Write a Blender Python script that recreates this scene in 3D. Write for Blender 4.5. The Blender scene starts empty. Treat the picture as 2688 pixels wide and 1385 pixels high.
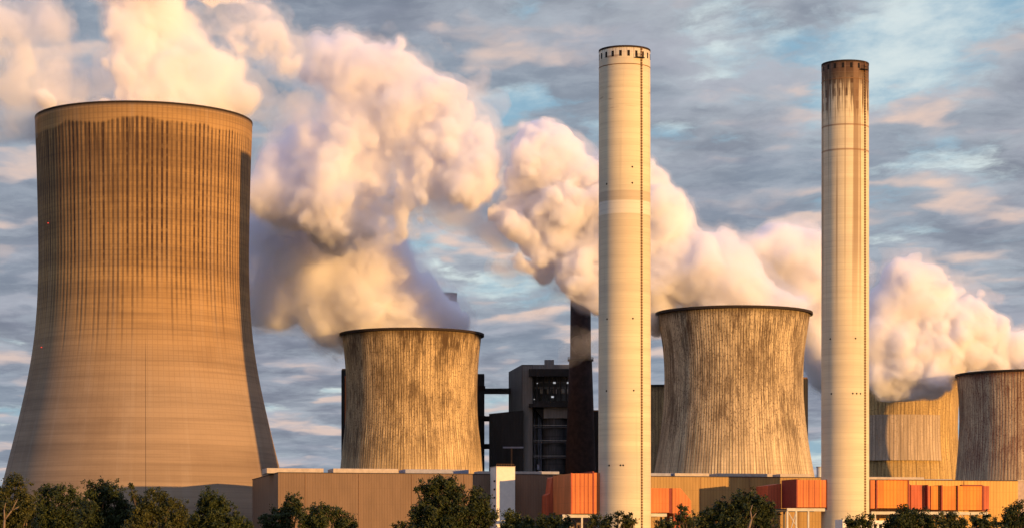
import bpy, bmesh, math, random
import numpy as np
from mathutils import Vector, Matrix

# ------------------------------------------------------------------ camera, sky, sun, exposure
S = bpy.context.scene
COL = S.collection
FPX, HZN, CAMH = 6200.0, 1450.0, 6.0          # focal length and horizon in photograph pixels, eye height in metres
K = 2688.0 / 2575.0                           # (positions below are noted on a 2575 px wide view of the photograph)
R = math.radians

cam_d = bpy.data.cameras.new("camera")
cam = bpy.data.objects.new("camera", cam_d); COL.objects.link(cam)
cam.location = (0, 0, CAMH); cam.rotation_euler = (R(90), 0, 0)
cam_d.sensor_width = 36.0
cam_d.lens = 36.0 * FPX / 2688.0
cam_d.shift_y = (HZN - 692.5) / 2688.0
cam_d.clip_start = 1.0; cam_d.clip_end = 60000.0
S.camera = cam

SUN_AZ, SUN_EL = 44.5, 3.2                    # degrees right of straight behind the camera; elevation
sun_to = Vector((math.sin(R(SUN_AZ)) * math.cos(R(SUN_EL)), -math.cos(R(SUN_AZ)) * math.cos(R(SUN_EL)), math.sin(R(SUN_EL))))
sl = bpy.data.lights.new("sun", 'SUN'); sl.energy = 5.0; sl.angle = R(0.5); sl.color = (1.0, 0.55, 0.175)
so = bpy.data.objects.new("sun", sl); COL.objects.link(so)
so.rotation_euler = (-sun_to).to_track_quat('-Z', 'Y').to_euler(); so.location = (300, -300, 300)

S.view_settings.view_transform = 'Standard'; S.view_settings.look = 'None'
S.view_settings.exposure = 0.30; S.view_settings.gamma = 1.0; S.view_settings.use_curve_mapping = False
S.cycles.use_denoising = True
S.cycles.max_bounces = 48; S.cycles.volume_bounces = 40; S.cycles.diffuse_bounces = 3
S.cycles.transparent_max_bounces = 64
S.cycles.use_adaptive_sampling = True; S.cycles.adaptive_threshold = 0.02
S.cycles.sample_clamp_indirect = 6.0


def lin(r, g, b):
    f = lambda c: ((c / 255.0) / 12.92 if c / 255.0 <= 0.04045 else ((c / 255.0 + 0.055) / 1.055) ** 2.4)
    return (f(r), f(g), f(b), 1.0)


class G:
    """small wrapper round a node tree"""
    def __init__(s, nt): s.t = nt; s.n = nt.nodes; s.l = nt.links
    def put(s, sock, v):
        if isinstance(v, bpy.types.NodeSocket): s.l.new(v, sock)
        elif v is not None:
            if isinstance(v, (tuple, list)) and len(v) == 3 and sock.type == 'RGBA': v = (*v, 1)
            sock.default_value = v
    def m(s, op, a, b=None, c=None, clamp=False):
        n = s.n.new('ShaderNodeMath'); n.operation = op; n.use_clamp = clamp
        s.put(n.inputs[0], a); s.put(n.inputs[1], b); s.put(n.inputs[2], c); return n.outputs[0]
    def xyz(s, x, y, z):
        n = s.n.new('ShaderNodeCombineXYZ'); s.put(n.inputs[0], x); s.put(n.inputs[1], y); s.put(n.inputs[2], z); return n.outputs[0]
    def sep(s, v):
        n = s.n.new('ShaderNodeSeparateXYZ'); s.put(n.inputs[0], v); return n.outputs
    def noise(s, vec, scale=1.0, detail=4.0, rough=0.55, dist=0.0):
        n = s.n.new('ShaderNodeTexNoise'); s.put(n.inputs['Vector'], vec); n.inputs['Scale'].default_value = scale
        n.inputs['Detail'].default_value = detail; n.inputs['Roughness'].default_value = rough
        n.inputs['Distortion'].default_value = dist; return n.outputs['Fac']
    def ss(s, x, lo, hi, a=0.0, b=1.0):
        n = s.n.new('ShaderNodeMapRange'); n.interpolation_type = 'SMOOTHSTEP'
        s.put(n.inputs['Value'], x); s.put(n.inputs['From Min'], lo); s.put(n.inputs['From Max'], hi)
        s.put(n.inputs['To Min'], a); s.put(n.inputs['To Max'], b); return n.outputs[0]
    def mix(s, f, a, b, mode='MIX'):
        n = s.n.new('ShaderNodeMix'); n.data_type = 'RGBA'; n.blend_type = mode; n.clamp_factor = True
        s.put(n.inputs[0], f); s.put(n.inputs[6], a); s.put(n.inputs[7], b); return n.outputs[2]
    def ramp(s, f, stops):
        n = s.n.new('ShaderNodeValToRGB'); e = n.color_ramp.elements
        while len(e) < len(stops): e.new(0.5)
        for q, (p, c) in zip(e, stops): q.position = p; q.color = c if len(c) == 4 else (*c, 1)
        s.put(n.inputs[0], f); return n.outputs[0]
    def line(s, x, w):
        """1 near the integers of x, 0 elsewhere; w = half-width"""
        f = s.m('ABSOLUTE', s.m('SUBTRACT', s.m('FRACT', x), 0.5))
        return s.ss(f, 0.5 - w, 0.5 - w * 0.35)


world = bpy.data.worlds.new("World"); S.world = world; world.use_nodes = True


def build_world():
    g = G(world.node_tree); g.n.clear()
    out = g.n.new('ShaderNodeOutputWorld'); bg = g.n.new('ShaderNodeBackground'); bg.inputs['Strength'].default_value = 0.1
    g.l.new(bg.outputs[0], out.inputs[0])
    sky = g.n.new('ShaderNodeTexSky'); sky.sky_type = 'NISHITA'; sky.sun_disc = False
    sky.sun_elevation = R(SUN_EL); sky.sun_rotation = math.atan2(sun_to.x, sun_to.y)
    sky.air_density = 1.0; sky.dust_density = 0.6; sky.ozone_density = 1.5
    tc = g.n.new('ShaderNodeTexCoord'); x, y, z = g.sep(tc.outputs['Generated'])
    zc = g.m('MAXIMUM', z, 0.0)
    k = g.m('DIVIDE', 1.0, g.m('ADD', zc, 0.10))
    u = g.m('MULTIPLY', x, k); v = g.m('MULTIPLY', g.m('MULTIPLY', y, k), 0.62)
    v = g.m('ADD', v, g.m('MULTIPLY', u, 0.10))
    w1 = g.m('MULTIPLY', g.m('SUBTRACT', g.noise(g.xyz(u, v, 3.3), 5.0, 5, 0.6), 0.5), 0.10)
    w2 = g.m('MULTIPLY', g.m('SUBTRACT', g.noise(g.xyz(u, v, 13.3), 5.0, 5, 0.6), 0.5), 0.10)
    uu = g.m('ADD', u, w1); vv = g.m('ADD', v, w2)
    big = g.noise(g.xyz(g.m('MULTIPLY', uu, 0.8), vv, 7.7), 1.5, 2, 0.5)
    def dens(a, b, det):
        fine = g.noise(g.xyz(g.m('MULTIPLY', a, 0.75), b, 0.0), 3.9, det, 0.58)
        return g.m('ADD', g.m('MULTIPLY', fine, 0.62), g.m('MULTIPLY', big, 0.42))
    n0 = dens(uu, vv, 10)
    n1 = dens(g.m('ADD', uu, 0.02), g.m('SUBTRACT', vv, 0.075), 3)    # towards the sun and up: lit rims
    ns = dens(uu, vv, 3)
    cover = g.ss(n0, 0.41, 0.48)
    rim = g.ss(g.m('SUBTRACT', ns, n1), 0.0, 0.085)
    under = g.ss(g.m('SUBTRACT', n1, ns), -0.02, 0.07)
    thick = g.ss(n0, 0.44, 0.57)
    body = g.mix(thick, lin(164, 170, 178), lin(126, 131, 145))
    body = g.mix(g.m('MULTIPLY', under, 0.7), body, lin(106, 113, 128))
    patch = g.noise(g.xyz(u, v, 21.0), 1.1, 3)
    body = g.mix(g.m('MULTIPLY', g.ss(patch, 0.42, 0.62), 0.6), body, lin(126, 140, 155))
    tex = g.noise(g.xyz(g.m('MULTIPLY', uu, 0.7), vv, 50.0), 11.0, 8, 0.66)
    body = g.mix(g.m('MULTIPLY', g.ss(tex, 0.40, 0.66), 0.34), body, lin(172, 180, 190))
    body = g.mix(g.m('MULTIPLY', rim, 0.45), body, lin(172, 174, 184))
    warm = g.ss(g.noise(g.xyz(g.m('MULTIPLY', uu, 0.8), vv, 60.0), 3.2, 5, 0.6), 0.42, 0.60)
    body = g.mix(g.m('MULTIPLY', g.m('MULTIPLY', rim, warm), g.m('SUBTRACT', 0.95, g.m('MULTIPLY', thick, 0.35))), body, lin(226, 194, 174))
    body = g.mix(g.ss(z, 0.27, 0.5), body, lin(150, 164, 204))         # bluer above the view, added as cool fill for the shadows
    cloud = g.n.new('ShaderNodeVectorMath'); cloud.operation = 'SCALE'; g.put(cloud.inputs[0], body); cloud.inputs['Scale'].default_value = 10.0
    overhead_gain = g.ss(z, 0.26, 0.60, 1.0, 1.1)                              # sky above the view brightened to add fill light
    g.put(cloud.inputs['Scale'], g.m('MULTIPLY', overhead_gain, 9.9))
    # clear air between the clouds: the physical sky, paled by thin high cloud
    thin = g.noise(g.xyz(u, v, 40.0), 4.5, 6, 0.6)
    veil = g.n.new('ShaderNodeVectorMath'); veil.operation = 'SCALE'
    g.put(veil.inputs[0], g.mix(g.ss(thin, 0.38, 0.66), lin(140, 178, 204), lin(220, 232, 234))); g.put(veil.inputs['Scale'], g.m('MULTIPLY', overhead_gain, 9.9))
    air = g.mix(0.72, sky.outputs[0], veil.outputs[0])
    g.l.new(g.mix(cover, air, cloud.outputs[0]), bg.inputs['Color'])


build_world()


# ------------------------------------------------------------------ helpers
def X(px, Z): return (px - 1344.0) / FPX * Z
def H(py, Z): return CAMH + (HZN - py) / FPX * Z


def tag(o, label=None, cat=None, group=None, kind=None):
    if label: o['label'] = label
    if cat: o['category'] = cat
    if group: o['group'] = group
    if kind: o['kind'] = kind
    return o


def empty(name, loc=(0, 0, 0), rz=0.0):
    o = bpy.data.objects.new(name, None); COL.objects.link(o); o.location = loc; o.rotation_euler.z = rz
    o.empty_display_size = 1.0
    return o


def link(name, me, mat=None, parent=None, smooth=False):
    if mat:
        for m_ in (mat if isinstance(mat, (list, tuple)) else [mat]): me.materials.append(m_)
    if smooth:
        me.polygons.foreach_set('use_smooth', [True] * len(me.polygons))
    o = bpy.data.objects.new(name, me); COL.objects.link(o)
    if parent: o.parent = parent
    return o


class MB:
    """collects boxes, prisms and tubes, then links them as one mesh object"""
    def __init__(s): s.v = []; s.f = []
    def add(s, v, f):
        b = len(s.v); s.v += [tuple(p) for p in v]; s.f += [tuple(i + b for i in q) for q in f]; return s
    def prism(s, pts, z0, z1):
        n = len(pts); zt = z1 if isinstance(z1, (list, tuple)) else [z1] * n
        v = [(p[0], p[1], z0) for p in pts] + [(p[0], p[1], t) for p, t in zip(pts, zt)]
        f = [tuple(range(n))[::-1], tuple(range(n, 2 * n))] + [(i, (i + 1) % n, n + (i + 1) % n, n + i) for i in range(n)]
        return s.add(v, f)
    def box(s, x0, x1, y0, y1, z0, z1): return s.prism([(x0, y0), (x1, y0), (x1, y1), (x0, y1)], z0, z1)
    def side(s, pts, y0, y1):
        """prism from an outline in the x-z plane, pushed from y0 to y1"""
        n = len(pts)
        v = [(p[0], y0, p[1]) for p in pts] + [(p[0], y1, p[1]) for p in pts]
        f = [tuple(range(n)), tuple(range(n, 2 * n))[::-1]] + [(i, n + i, n + (i + 1) % n, (i + 1) % n) for i in range(n)]
        return s.add(v, f)
    def bar(s, a, b, r0, r1=None, n=6):
        a, b = Vector(a), Vector(b); r1 = r0 if r1 is None else r1
        d = (b - a).normalized(); t = d.orthogonal().normalized(); w = d.cross(t)
        ring = lambda c, r: [c + (t * math.cos(2 * math.pi * i / n) + w * math.sin(2 * math.pi * i / n)) * r for i in range(n)]
        v = ring(a, r0) + ring(b, r1)
        f = [(i, (i + 1) % n, n + (i + 1) % n, n + i) for i in range(n)] + [tuple(range(n))[::-1], tuple(range(n, 2 * n))]
        return s.add(v, f)
    def ring(s, cx, cy, r0, r1, z0, z1, n=64):
        """a band between two radii"""
        v = []
        for i in range(n):
            c, q = math.cos(2 * math.pi * i / n), math.sin(2 * math.pi * i / n)
            v += [(cx + r1 * c, cy + r1 * q, z0), (cx + r1 * c, cy + r1 * q, z1), (cx + r0 * c, cy + r0 * q, z1), (cx + r0 * c, cy + r0 * q, z0)]
        f = []
        for i in range(n):
            j = (i + 1) % n
            for a in range(4):
                b = (a + 1) % 4; f.append((4 * i + a, 4 * j + a, 4 * j + b, 4 * i + b))
        return s.add(v, f)
    def build(s, name, mat, parent=None, smooth=False, bevel=0.0):
        me = bpy.data.meshes.new(name); me.from_pydata(s.v, [], s.f)
        bm = bmesh.new(); bm.from_mesh(me); bmesh.ops.recalc_face_normals(bm, faces=bm.faces)
        if bevel: bmesh.ops.bevel(bm, geom=bm.edges[:], offset=bevel, segments=1, affect='EDGES')
        bm.to_mesh(me); bm.free()
        return link(name, me, mat, parent, smooth)


def lathe(name, prof, mat, parent, n=192, cap=False):
    """surface of revolution; UV = (angle, height fraction); the seam lies at the back"""
    me = bpy.data.meshes.new(name); v = []; f = []; uv = []
    zmax = max(z for _, z in prof); m_ = len(prof)
    for i in range(n):
        th = -math.pi + 2 * math.pi * i / n
        for r, z in prof: v.append((r * math.sin(th), -r * math.cos(th), z))
    for i in range(n):
        j = (i + 1) % n
        for k in range(m_ - 1):
            f.append((i * m_ + k, j * m_ + k, j * m_ + k + 1, i * m_ + k + 1))
            for ii, kk in ((i, k), (i + 1, k), (i + 1, k + 1), (i, k + 1)): uv.append((ii / n, prof[kk][1] / zmax))
    if cap:
        f.append(tuple(i * m_ + m_ - 1 for i in range(n))); uv += [(0.5, 1.0)] * n
    me.from_pydata(v, [], f)
    lay = me.uv_layers.new(name='UVMap'); lay.data.foreach_set('uv', np.array(uv, dtype=np.float32).ravel())
    return link(name, me, mat, parent, smooth=True)


def new_mat(name):
    m_ = bpy.data.materials.new(name); m_.use_nodes = True; g = G(m_.node_tree); g.n.clear()
    out = g.n.new('ShaderNodeOutputMaterial'); b = g.n.new('ShaderNodeBsdfPrincipled'); g.l.new(b.outputs[0], out.inputs[0])
    b.inputs['Specular IOR Level'].default_value = 0.25; b.inputs['Roughness'].default_value = 0.8
    return m_, g, b


def bump(g, b, h, strength=0.4, dist=0.3):
    n = g.n.new('ShaderNodeBump'); n.inputs['Strength'].default_value = strength; n.inputs['Distance'].default_value = dist
    g.put(n.inputs['Height'], h); g.l.new(n.outputs[0], b.inputs['Normal'])


def plain(name, rgb, rough=0.7, var=0.12, scale=0.6, metal=0.0):
    m_, g, b = new_mat(name)
    tc = g.n.new('ShaderNodeTexCoord'); n = g.noise(tc.outputs['Object'], scale, 5, 0.6)
    c = (*rgb, 1) if len(rgb) == 3 else rgb
    lo = tuple(q * (1 - var) for q in c[:3]); hi = tuple(min(1, q * (1 + var)) for q in c[:3])
    g.put(b.inputs['Base Color'], g.mix(g.ss(n, 0.3, 0.7), lo, hi)); b.inputs['Roughness'].default_value = rough
    b.inputs['Metallic'].default_value = metal
    return m_


def cladding(name, rgb, pitch=1.2, axis=0, depth=0.5, var=0.15, stripe=0.0, stripe_rgb=None):
    """ribbed sheet-metal wall in the object's own axes"""
    m_, g, b = new_mat(name)
    tc = g.n.new('ShaderNodeTexCoord'); x, y, z = g.sep(tc.outputs['Object'])
    a = g.m('ADD', x, y)
    rib = g.line(g.m('DIVIDE', a, pitch), 0.16)
    weather = g.noise(g.xyz(g.m('MULTIPLY', a, 0.25), 0.0, g.m('MULTIPLY', z, 0.05)), 1.0, 5, 0.6)
    col = g.mix(g.ss(weather, 0.3, 0.7), tuple(c * (1 - var) for c in rgb), tuple(c * (1 + var) for c in rgb))
    if stripe_rgb:
        cell = g.m('FLOOR', g.m('DIVIDE', a, pitch * 2.0))
        wn = g.n.new('ShaderNodeTexWhiteNoise'); wn.noise_dimensions = '1D'; g.put(wn.inputs['W'], cell)
        col = g.mix(g.m('MULTIPLY', g.ss(wn.outputs['Value'], 0.35, 0.9), stripe), col, stripe_rgb)
    seam = g.line(g.m('DIVIDE', z, 6.5), 0.02)
    col = g.mix(g.m('MULTIPLY', g.m('MAXIMUM', rib, seam), depth), col, tuple(c * 0.55 for c in rgb))
    g.put(b.inputs['Base Color'], col); b.inputs['Roughness'].default_value = 0.6
    bump(g, b, rib, 0.35, 0.15)
    return m_


def uvs(g):
    n = g.n.new('ShaderNodeUVMap'); n.uv_map = 'UVMap'; u, v, _ = g.sep(n.outputs[0]); return u, v


def concrete_giant():
    m_, g, b = new_mat('weathered_brown_concrete'); u, v = uvs(g)
    N = 140.0
    un = g.m('MULTIPLY', u, N); cell = g.m('FLOOR', g.m('ADD', un, 0.5))
    wn = g.n.new('ShaderNodeTexWhiteNoise'); wn.noise_dimensions = '1D'; g.put(wn.inputs['W'], cell)
    rnd = wn.outputs['Value']
    wav = g.noise(g.xyz(g.m('MULTIPLY', u, 7.0), 0, 0), 1.0, 3)
    # base: sandy brown with broad horizontal casting bands and faint vertical wash
    bands = g.noise(g.xyz(g.m('MULTIPLY', u, 2.5), g.m('MULTIPLY', v, 26.0), 1.0), 1.0, 5, 0.62)
    wash = g.noise(g.xyz(g.m('MULTIPLY', u, 70.0), g.m('MULTIPLY', v, 2.2), 5.0), 1.0, 4, 0.6)
    blot = g.noise(g.xyz(g.m('MULTIPLY', u, 14.0), g.m('MULTIPLY', v, 5.0), 9.0), 1.0, 5, 0.6)
    grey = g.mix(g.ss(bands, 0.33, 0.67), (0.235, 0.163, 0.104), (0.335, 0.235, 0.148))
    brown = g.mix(g.ss(bands, 0.33, 0.67), (0.270, 0.158, 0.066), (0.410, 0.243, 0.096))
    col = g.mix(g.ss(g.m('ADD', v, g.m('MULTIPLY', blot, 0.16)), 0.40, 0.72), grey, brown)
    col = g.mix(g.m('MULTIPLY', g.ss(wash, 0.5, 0.75), 0.18), col, (0.44, 0.36, 0.28))
    col = g.mix(g.m('MULTIPLY', g.ss(blot, 0.5, 0.75), 0.35), col, (0.17, 0.105, 0.065))
    pour = g.noise(g.xyz(g.m('MULTIPLY', u, 1.5), g.m('MULTIPLY', v, 75.0), 31.0), 1.0, 3, 0.7)
    col = g.mix(g.m('MULTIPLY', g.ss(pour, 0.56, 0.70), 0.30), col, (0.17, 0.11, 0.07))
    # dark soot band hanging below the clean collar, strongest left of the middle
    edge = g.m('ADD', 0.962, g.m('MULTIPLY', g.m('SUBTRACT', wav, 0.5), 0.085))
    side = g.ss(u, 0.50, 0.66, 1.0, 0.05)
    under = g.m('MULTIPLY', g.ss(v, g.m('SUBTRACT', edge, 0.006), g.m('ADD', edge, 0.003), 1.0, 0.0), g.ss(v, 0.62, 0.95))
    streak = g.noise(g.xyz(g.m('MULTIPLY', u, 260.0), g.m('MULTIPLY', v, 7.0), 2.0), 1.0, 4, 0.65)
    col = g.mix(g.m('MULTIPLY', g.m('MULTIPLY', under, side), g.ss(streak, 0.30, 0.70, 0.12, 0.85)), col, (0.055, 0.030, 0.018))
    # dark lines along the ribs, over the upper part
    low = g.m('ADD', 0.42, g.m('MULTIPLY', rnd, 0.17))
    ribmask = g.m('MULTIPLY', g.ss(v, low, g.m('ADD', low, 0.14)), g.ss(v, g.m('SUBTRACT', edge, 0.005), g.m('ADD', edge, 0.002), 1.0, 0.12))
    rib = g.line(g.m('ADD', un, 0.0), 0.33)
    brk = g.ss(g.noise(g.xyz(cell, g.m('MULTIPLY', v, 60.0), 0), 1.0, 3), 0.25, 0.55, 0.45, 1.0)
    col = g.mix(g.m('MULTIPLY', g.m('MULTIPLY', g.m('MULTIPLY', rib, ribmask), brk), g.ss(rnd, 0.0, 1.0, 0.45, 1.0)), col, (0.045, 0.022, 0.014))
    thin = g.m('MULTIPLY', g.line(un, 0.09), g.ss(v, 0.25, 0.5, 0.05, 0.25))
    lift = g.m('MULTIPLY', g.line(g.m('MULTIPLY', v, 88.0), 0.16), g.ss(v, 0.3, 0.7, 0.12, 0.20))
    col = g.mix(g.m('MAXIMUM', thin, lift), col, (0.09, 0.055, 0.035))
    crack = g.m('MULTIPLY', g.line(g.m('ADD', g.m('MULTIPLY', u, 5.0), 0.37), 0.0026), g.ss(v, 0.44, 0.52, 0.75, 0.0))
    col = g.mix(crack, col, (0.06, 0.035, 0.025))
    lip = g.ss(v, 0.990, 0.997)
    col = g.mix(g.m('MULTIPLY', lip, 0.8), col, (0.06, 0.04, 0.03))
    g.put(b.inputs['Base Color'], col); b.inputs['Roughness'].default_value = 0.9
    bump(g, b, g.m('ADD', g.m('MULTIPLY', g.m('MULTIPLY', rib, ribmask), -1.0), g.m('MULTIPLY', bands, 0.4)), 0.35, 0.5)
    return m_


def concrete_streaked(name, light, dark, nrib=160.0, seed=0.0, grime=1.0, panel=None):
    m_, g, b = new_mat(name); u, v = uvs(g)
    un = g.m('MULTIPLY', u, nrib); cell = g.m('FLOOR', g.m('ADD', un, 0.5))
    us = g.m('ADD', u, seed)
    st1 = g.noise(g.xyz(g.m('MULTIPLY', us, 330.0), g.m('MULTIPLY', v, 12.0), seed), 1.0, 5, 0.7)
    st2 = g.noise(g.xyz(g.m('MULTIPLY', us, 150.0), g.m('MULTIPLY', v, 3.0), seed + 4), 1.0, 4, 0.6)
    blot = g.noise(g.xyz(g.m('MULTIPLY', us, 16.0), g.m('MULTIPLY', v, 4.5), seed + 8), 1.0, 6, 0.7)
    fine = g.noise(g.xyz(g.m('MULTIPLY', us, 420.0), g.m('MULTIPLY', v, 130.0), seed + 3), 1.0, 2, 0.6)
    col = g.mix(g.ss(st2, 0.35, 0.68), light, tuple(c * 0.66 for c in light))
    amt = g.m('MULTIPLY', g.ss(g.m('ADD', g.m('MULTIPLY', st1, 0.55), g.m('MULTIPLY', blot, 0.62)), 0.485, 0.70), 0.90 * grime)
    mid = g.m('ADD', g.ss(v, 0.28, 0.58, 0.22, 0.95), g.ss(v, 0.84, 0.99, 0.0, 0.3))
    col = g.mix(g.m('MULTIPLY', amt, mid), col, dark)
    pale = g.noise(g.xyz(g.m('MULTIPLY', us, 210.0), g.m('MULTIPLY', v, 2.4), seed + 11), 1.0, 4, 0.6)
    col = g.mix(g.m('MULTIPLY', g.ss(pale, 0.56, 0.70), g.ss(v, 0.75, 0.35, 0.2, 0.75)), col, tuple(min(1, c * 1.55) for c in light))
    wn = g.n.new('ShaderNodeTexWhiteNoise'); wn.noise_dimensions = '1D'; g.put(wn.inputs['W'], cell)
    rib = g.line(un, 0.24)
    col = g.mix(g.m('MULTIPLY', rib, g.ss(wn.outputs['Value'], 0.0, 1.0, 0.15, 0.70)), col, dark)
    lift = g.m('MULTIPLY', g.line(g.m('MULTIPLY', v, 62.0), 0.16), g.ss(v, 0.5, 0.3, 0.35, 1.0))
    col = g.mix(g.m('MULTIPLY', lift, 0.17), col, dark)
    col = g.mix(g.m('MULTIPLY', g.ss(fine, 0.52, 0.66), g.ss(v, 0.35, 0.6, 0.15, 0.75)), col, dark)
    col = g.mix(g.ss(v, 0.955, 0.99, 0.0, 0.55), col, dark)
    if panel:
        u0, u1, v0, v1, rgb = panel
        e = 0.0015
        mask = g.m('MULTIPLY', g.m('MULTIPLY', g.ss(u, u0 - e, u0 + e), g.ss(u, u1 - e, u1 + e, 1.0, 0.0)),
                   g.m('MULTIPLY', g.ss(v, v0 - e, v0 + e), g.ss(v, v1 - e, v1 + e, 1.0, 0.0)))
        ribc = g.mix(g.m('MULTIPLY', rib, 0.45), rgb, tuple(c * 0.5 for c in rgb))
        col = g.mix(mask, col, ribc)
    g.put(b.inputs['Base Color'], col); b.inputs['Roughness'].default_value = 0.9
    bump(g, b, g.m('MULTIPLY', rib, -1.0), 0.4, 0.4)
    return m_


def concrete_chimney(name, seed, rusty):
    m_, g, b = new_mat(name); u, v = uvs(g)
    pour = g.noise(g.xyz(g.m('MULTIPLY', u, 1.2), g.m('MULTIPLY', v, 70.0), seed), 1.0, 4, 0.65)
    broad = g.noise(g.xyz(g.m('MULTIPLY', u, 1.0), g.m('MULTIPLY', v, 9.0), seed + 3), 1.0, 3, 0.5)
    wash = g.noise(g.xyz(g.m('MULTIPLY', u, 40.0), g.m('MULTIPLY', v, 3.0), seed + 7), 1.0, 4, 0.6)
    col = g.mix(g.ss(pour, 0.3, 0.72), (0.63, 0.525, 0.35), (0.72, 0.61, 0.415))
    col = g.mix(g.m('MULTIPLY', g.ss(broad, 0.45, 0.7), 0.45), col, (0.47, 0.41, 0.33))
    col = g.mix(g.m('MULTIPLY', g.ss(wash, 0.55, 0.8), 0.30), col, (0.40, 0.31, 0.22))
    if not rusty:
        pale = g.m('MULTIPLY', g.ss(v, 0.679, 0.6815), g.ss(v, 0.704, 0.7065, 1.0, 0.0))
        col = g.mix(g.m('MULTIPLY', pale, 0.6), col, (0.72, 0.66, 0.56))
        drk = g.m('MULTIPLY', g.ss(v, 0.704, 0.7065), g.ss(v, 0.722, 0.726, 1.0, 0.0))
        col = g.mix(g.m('MULTIPLY', drk, 0.5), col, (0.40, 0.31, 0.22))
        low = g.ss(v, 0.45, 0.68)
        col = g.mix(g.m('MULTIPLY', g.m('MULTIPLY', low, g.ss(v, 0.678, 0.6805, 1.0, 0.0)), 0.35), col, (0.45, 0.36, 0.27))
        stain = g.m('MULTIPLY', g.ss(g.noise(g.xyz(g.m('MULTIPLY', u, 4.0), g.m('MULTIPLY', v, 90.0), seed + 5), 1.0, 3), 0.62, 0.72), g.ss(v, 0.72, 0.95, 0.1, 0.75))
        col = g.mix(stain, col, (0.25, 0.15, 0.09))
        col = g.mix(g.m('MULTIPLY', g.line(g.m('MULTIPLY', g.m('SUBTRACT', v, 0.966), 6.0), 0.012), 0.0), col, (0.2, 0.1, 0.06))
        drip = g.m('MULTIPLY', g.ss(g.noise(g.xyz(g.m('MULTIPLY', u, 90.0), g.m('MULTIPLY', v, 6.0), seed), 1.0, 3), 0.45, 0.7), g.ss(v, 0.972, 1.0))
        col = g.mix(g.m('MULTIPLY', drip, 0.7), col, (0.16, 0.08, 0.045))
    else:
        wob = g.noise(g.xyz(g.m('MULTIPLY', u, 30.0), g.m('MULTIPLY', v, 20.0), 1.0), 1.0, 4, 0.6)
        stx = g.noise(g.xyz(g.m('MULTIPLY', u, 64.0), g.m('MULTIPLY', v, 7.0), 2.0), 1.0, 4, 0.65)
        streak = g.m('MULTIPLY', g.ss(g.m('ADD', stx, g.m('MULTIPLY', g.m('SUBTRACT', v, 0.93), 2.6)), 0.40, 0.56), g.ss(v, 0.85, 0.90))
        col = g.mix(g.m('MULTIPLY', streak, 0.88), col, (0.10, 0.055, 0.030))
        # soot squares between the pale columns
        cx = g.m('FRACT', g.m('MULTIPLY', u, 26.0)); cy = g.m('FRACT', g.m('MULTIPLY', v, 40.0))
        bx = g.m('MULTIPLY', g.ss(cx, 0.30, 0.36), g.ss(cx, 0.86, 0.92, 1.0, 0.0)); by = g.m('MULTIPLY', g.ss(cy, 0.16, 0.24), g.ss(cy, 0.78, 0.88, 1.0, 0.0))
        wn = g.n.new('ShaderNodeTexWhiteNoise'); wn.noise_dimensions = '2D'
        g.put(wn.inputs['Vector'], g.xyz(g.m('FLOOR', g.m('MULTIPLY', u, 26.0)), g.m('FLOOR', g.m('MULTIPLY', v, 40.0)), 0))
        sq = g.m('MULTIPLY', g.m('MULTIPLY', g.m('MULTIPLY', bx, by), g.ss(stx, 0.34, 0.5)), g.m('MULTIPLY', g.ss(wn.outputs['Value'], 0.2, 0.4), g.m('MULTIPLY', g.ss(v, 0.899, 0.901), g.ss(v, 0.965, 0.972, 1.0, 0.0))))
        col = g.mix(g.m('MULTIPLY', sq, 0.85), col, (0.07, 0.035, 0.02))
        top = g.ss(g.m('ADD', v, g.m('MULTIPLY', g.m('SUBTRACT', wob, 0.5), 0.03)), 0.955, 0.990)
        col = g.mix(g.m('MULTIPLY', top, 0.92), col, (0.085, 0.042, 0.022))
        vs = g.ss(g.noise(g.xyz(g.m('MULTIPLY', u, 30.0), g.m('MULTIPLY', v, 0.6), 12.0), 1.0, 3), 0.50, 0.62)
        col = g.mix(g.m('MULTIPLY', g.m('MULTIPLY', vs, g.ss(v, 0.40, 0.72)), 0.75), col, (0.22, 0.13, 0.075))
        for hv in (0.874, 0.825):
            ln = g.ss(g.m('ABSOLUTE', g.m('SUBTRACT', v, hv)), 0.001, 0.0024, 1.0, 0.0)
            col = g.mix(g.m('MULTIPLY', ln, 0.65), col, (0.22, 0.11, 0.055))
    joint = g.line(g.m('MULTIPLY', v, 90.0), 0.05)
    col = g.mix(g.m('MULTIPLY', joint, 0.22), col, (0.30, 0.22, 0.15))
    g.put(b.inputs['Base Color'], col); b.inputs['Roughness'].default_value = 0.85
    bump(g, b, g.m('ADD', pour, g.m('MULTIPLY', joint, -0.6)), 0.15, 0.2)
    return m_


M = {}
M['giant'] = concrete_giant()
M['tower_a'] = concrete_streaked('streaked_grey_concrete', (0.70, 0.51, 0.28), (0.085, 0.052, 0.028), 160, 0.0)
M['tower_b'] = concrete_streaked('streaked_tan_concrete', (0.72, 0.55, 0.33), (0.090, 0.056, 0.032), 170, 3.7, 0.95)
M['tower_c'] = concrete_streaked('golden_concrete', (0.62, 0.42, 0.17), (0.15, 0.095, 0.042), 110, 6.1, 0.55)
M['patch'] = concrete_streaked('pale_patch_concrete', (0.56, 0.43, 0.30), (0.24, 0.175, 0.115), 130, 2.2, 0.35)
M['tower_d'] = concrete_streaked('soot_streaked_concrete', (0.66, 0.49, 0.30), (0.13, 0.036, 0.026), 140, 9.3, 0.7)
M['tower_e'] = concrete_streaked('brown_concrete', (0.42, 0.27, 0.12), (0.10, 0.06, 0.03), 120, 12.9, 0.7)
M['rim_dark'] = plain('dark_rim_concrete', (0.030, 0.020, 0.015), 0.9)
M['chim_a'] = concrete_chimney('pale_chimney_concrete', 1.0, False)
M['chim_b'] = concrete_chimney('rust_topped_chimney_concrete', 14.0, True)
M['soot'] = plain('soot_and_hole_black', (0.012, 0.009, 0.008), 0.9)
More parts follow.
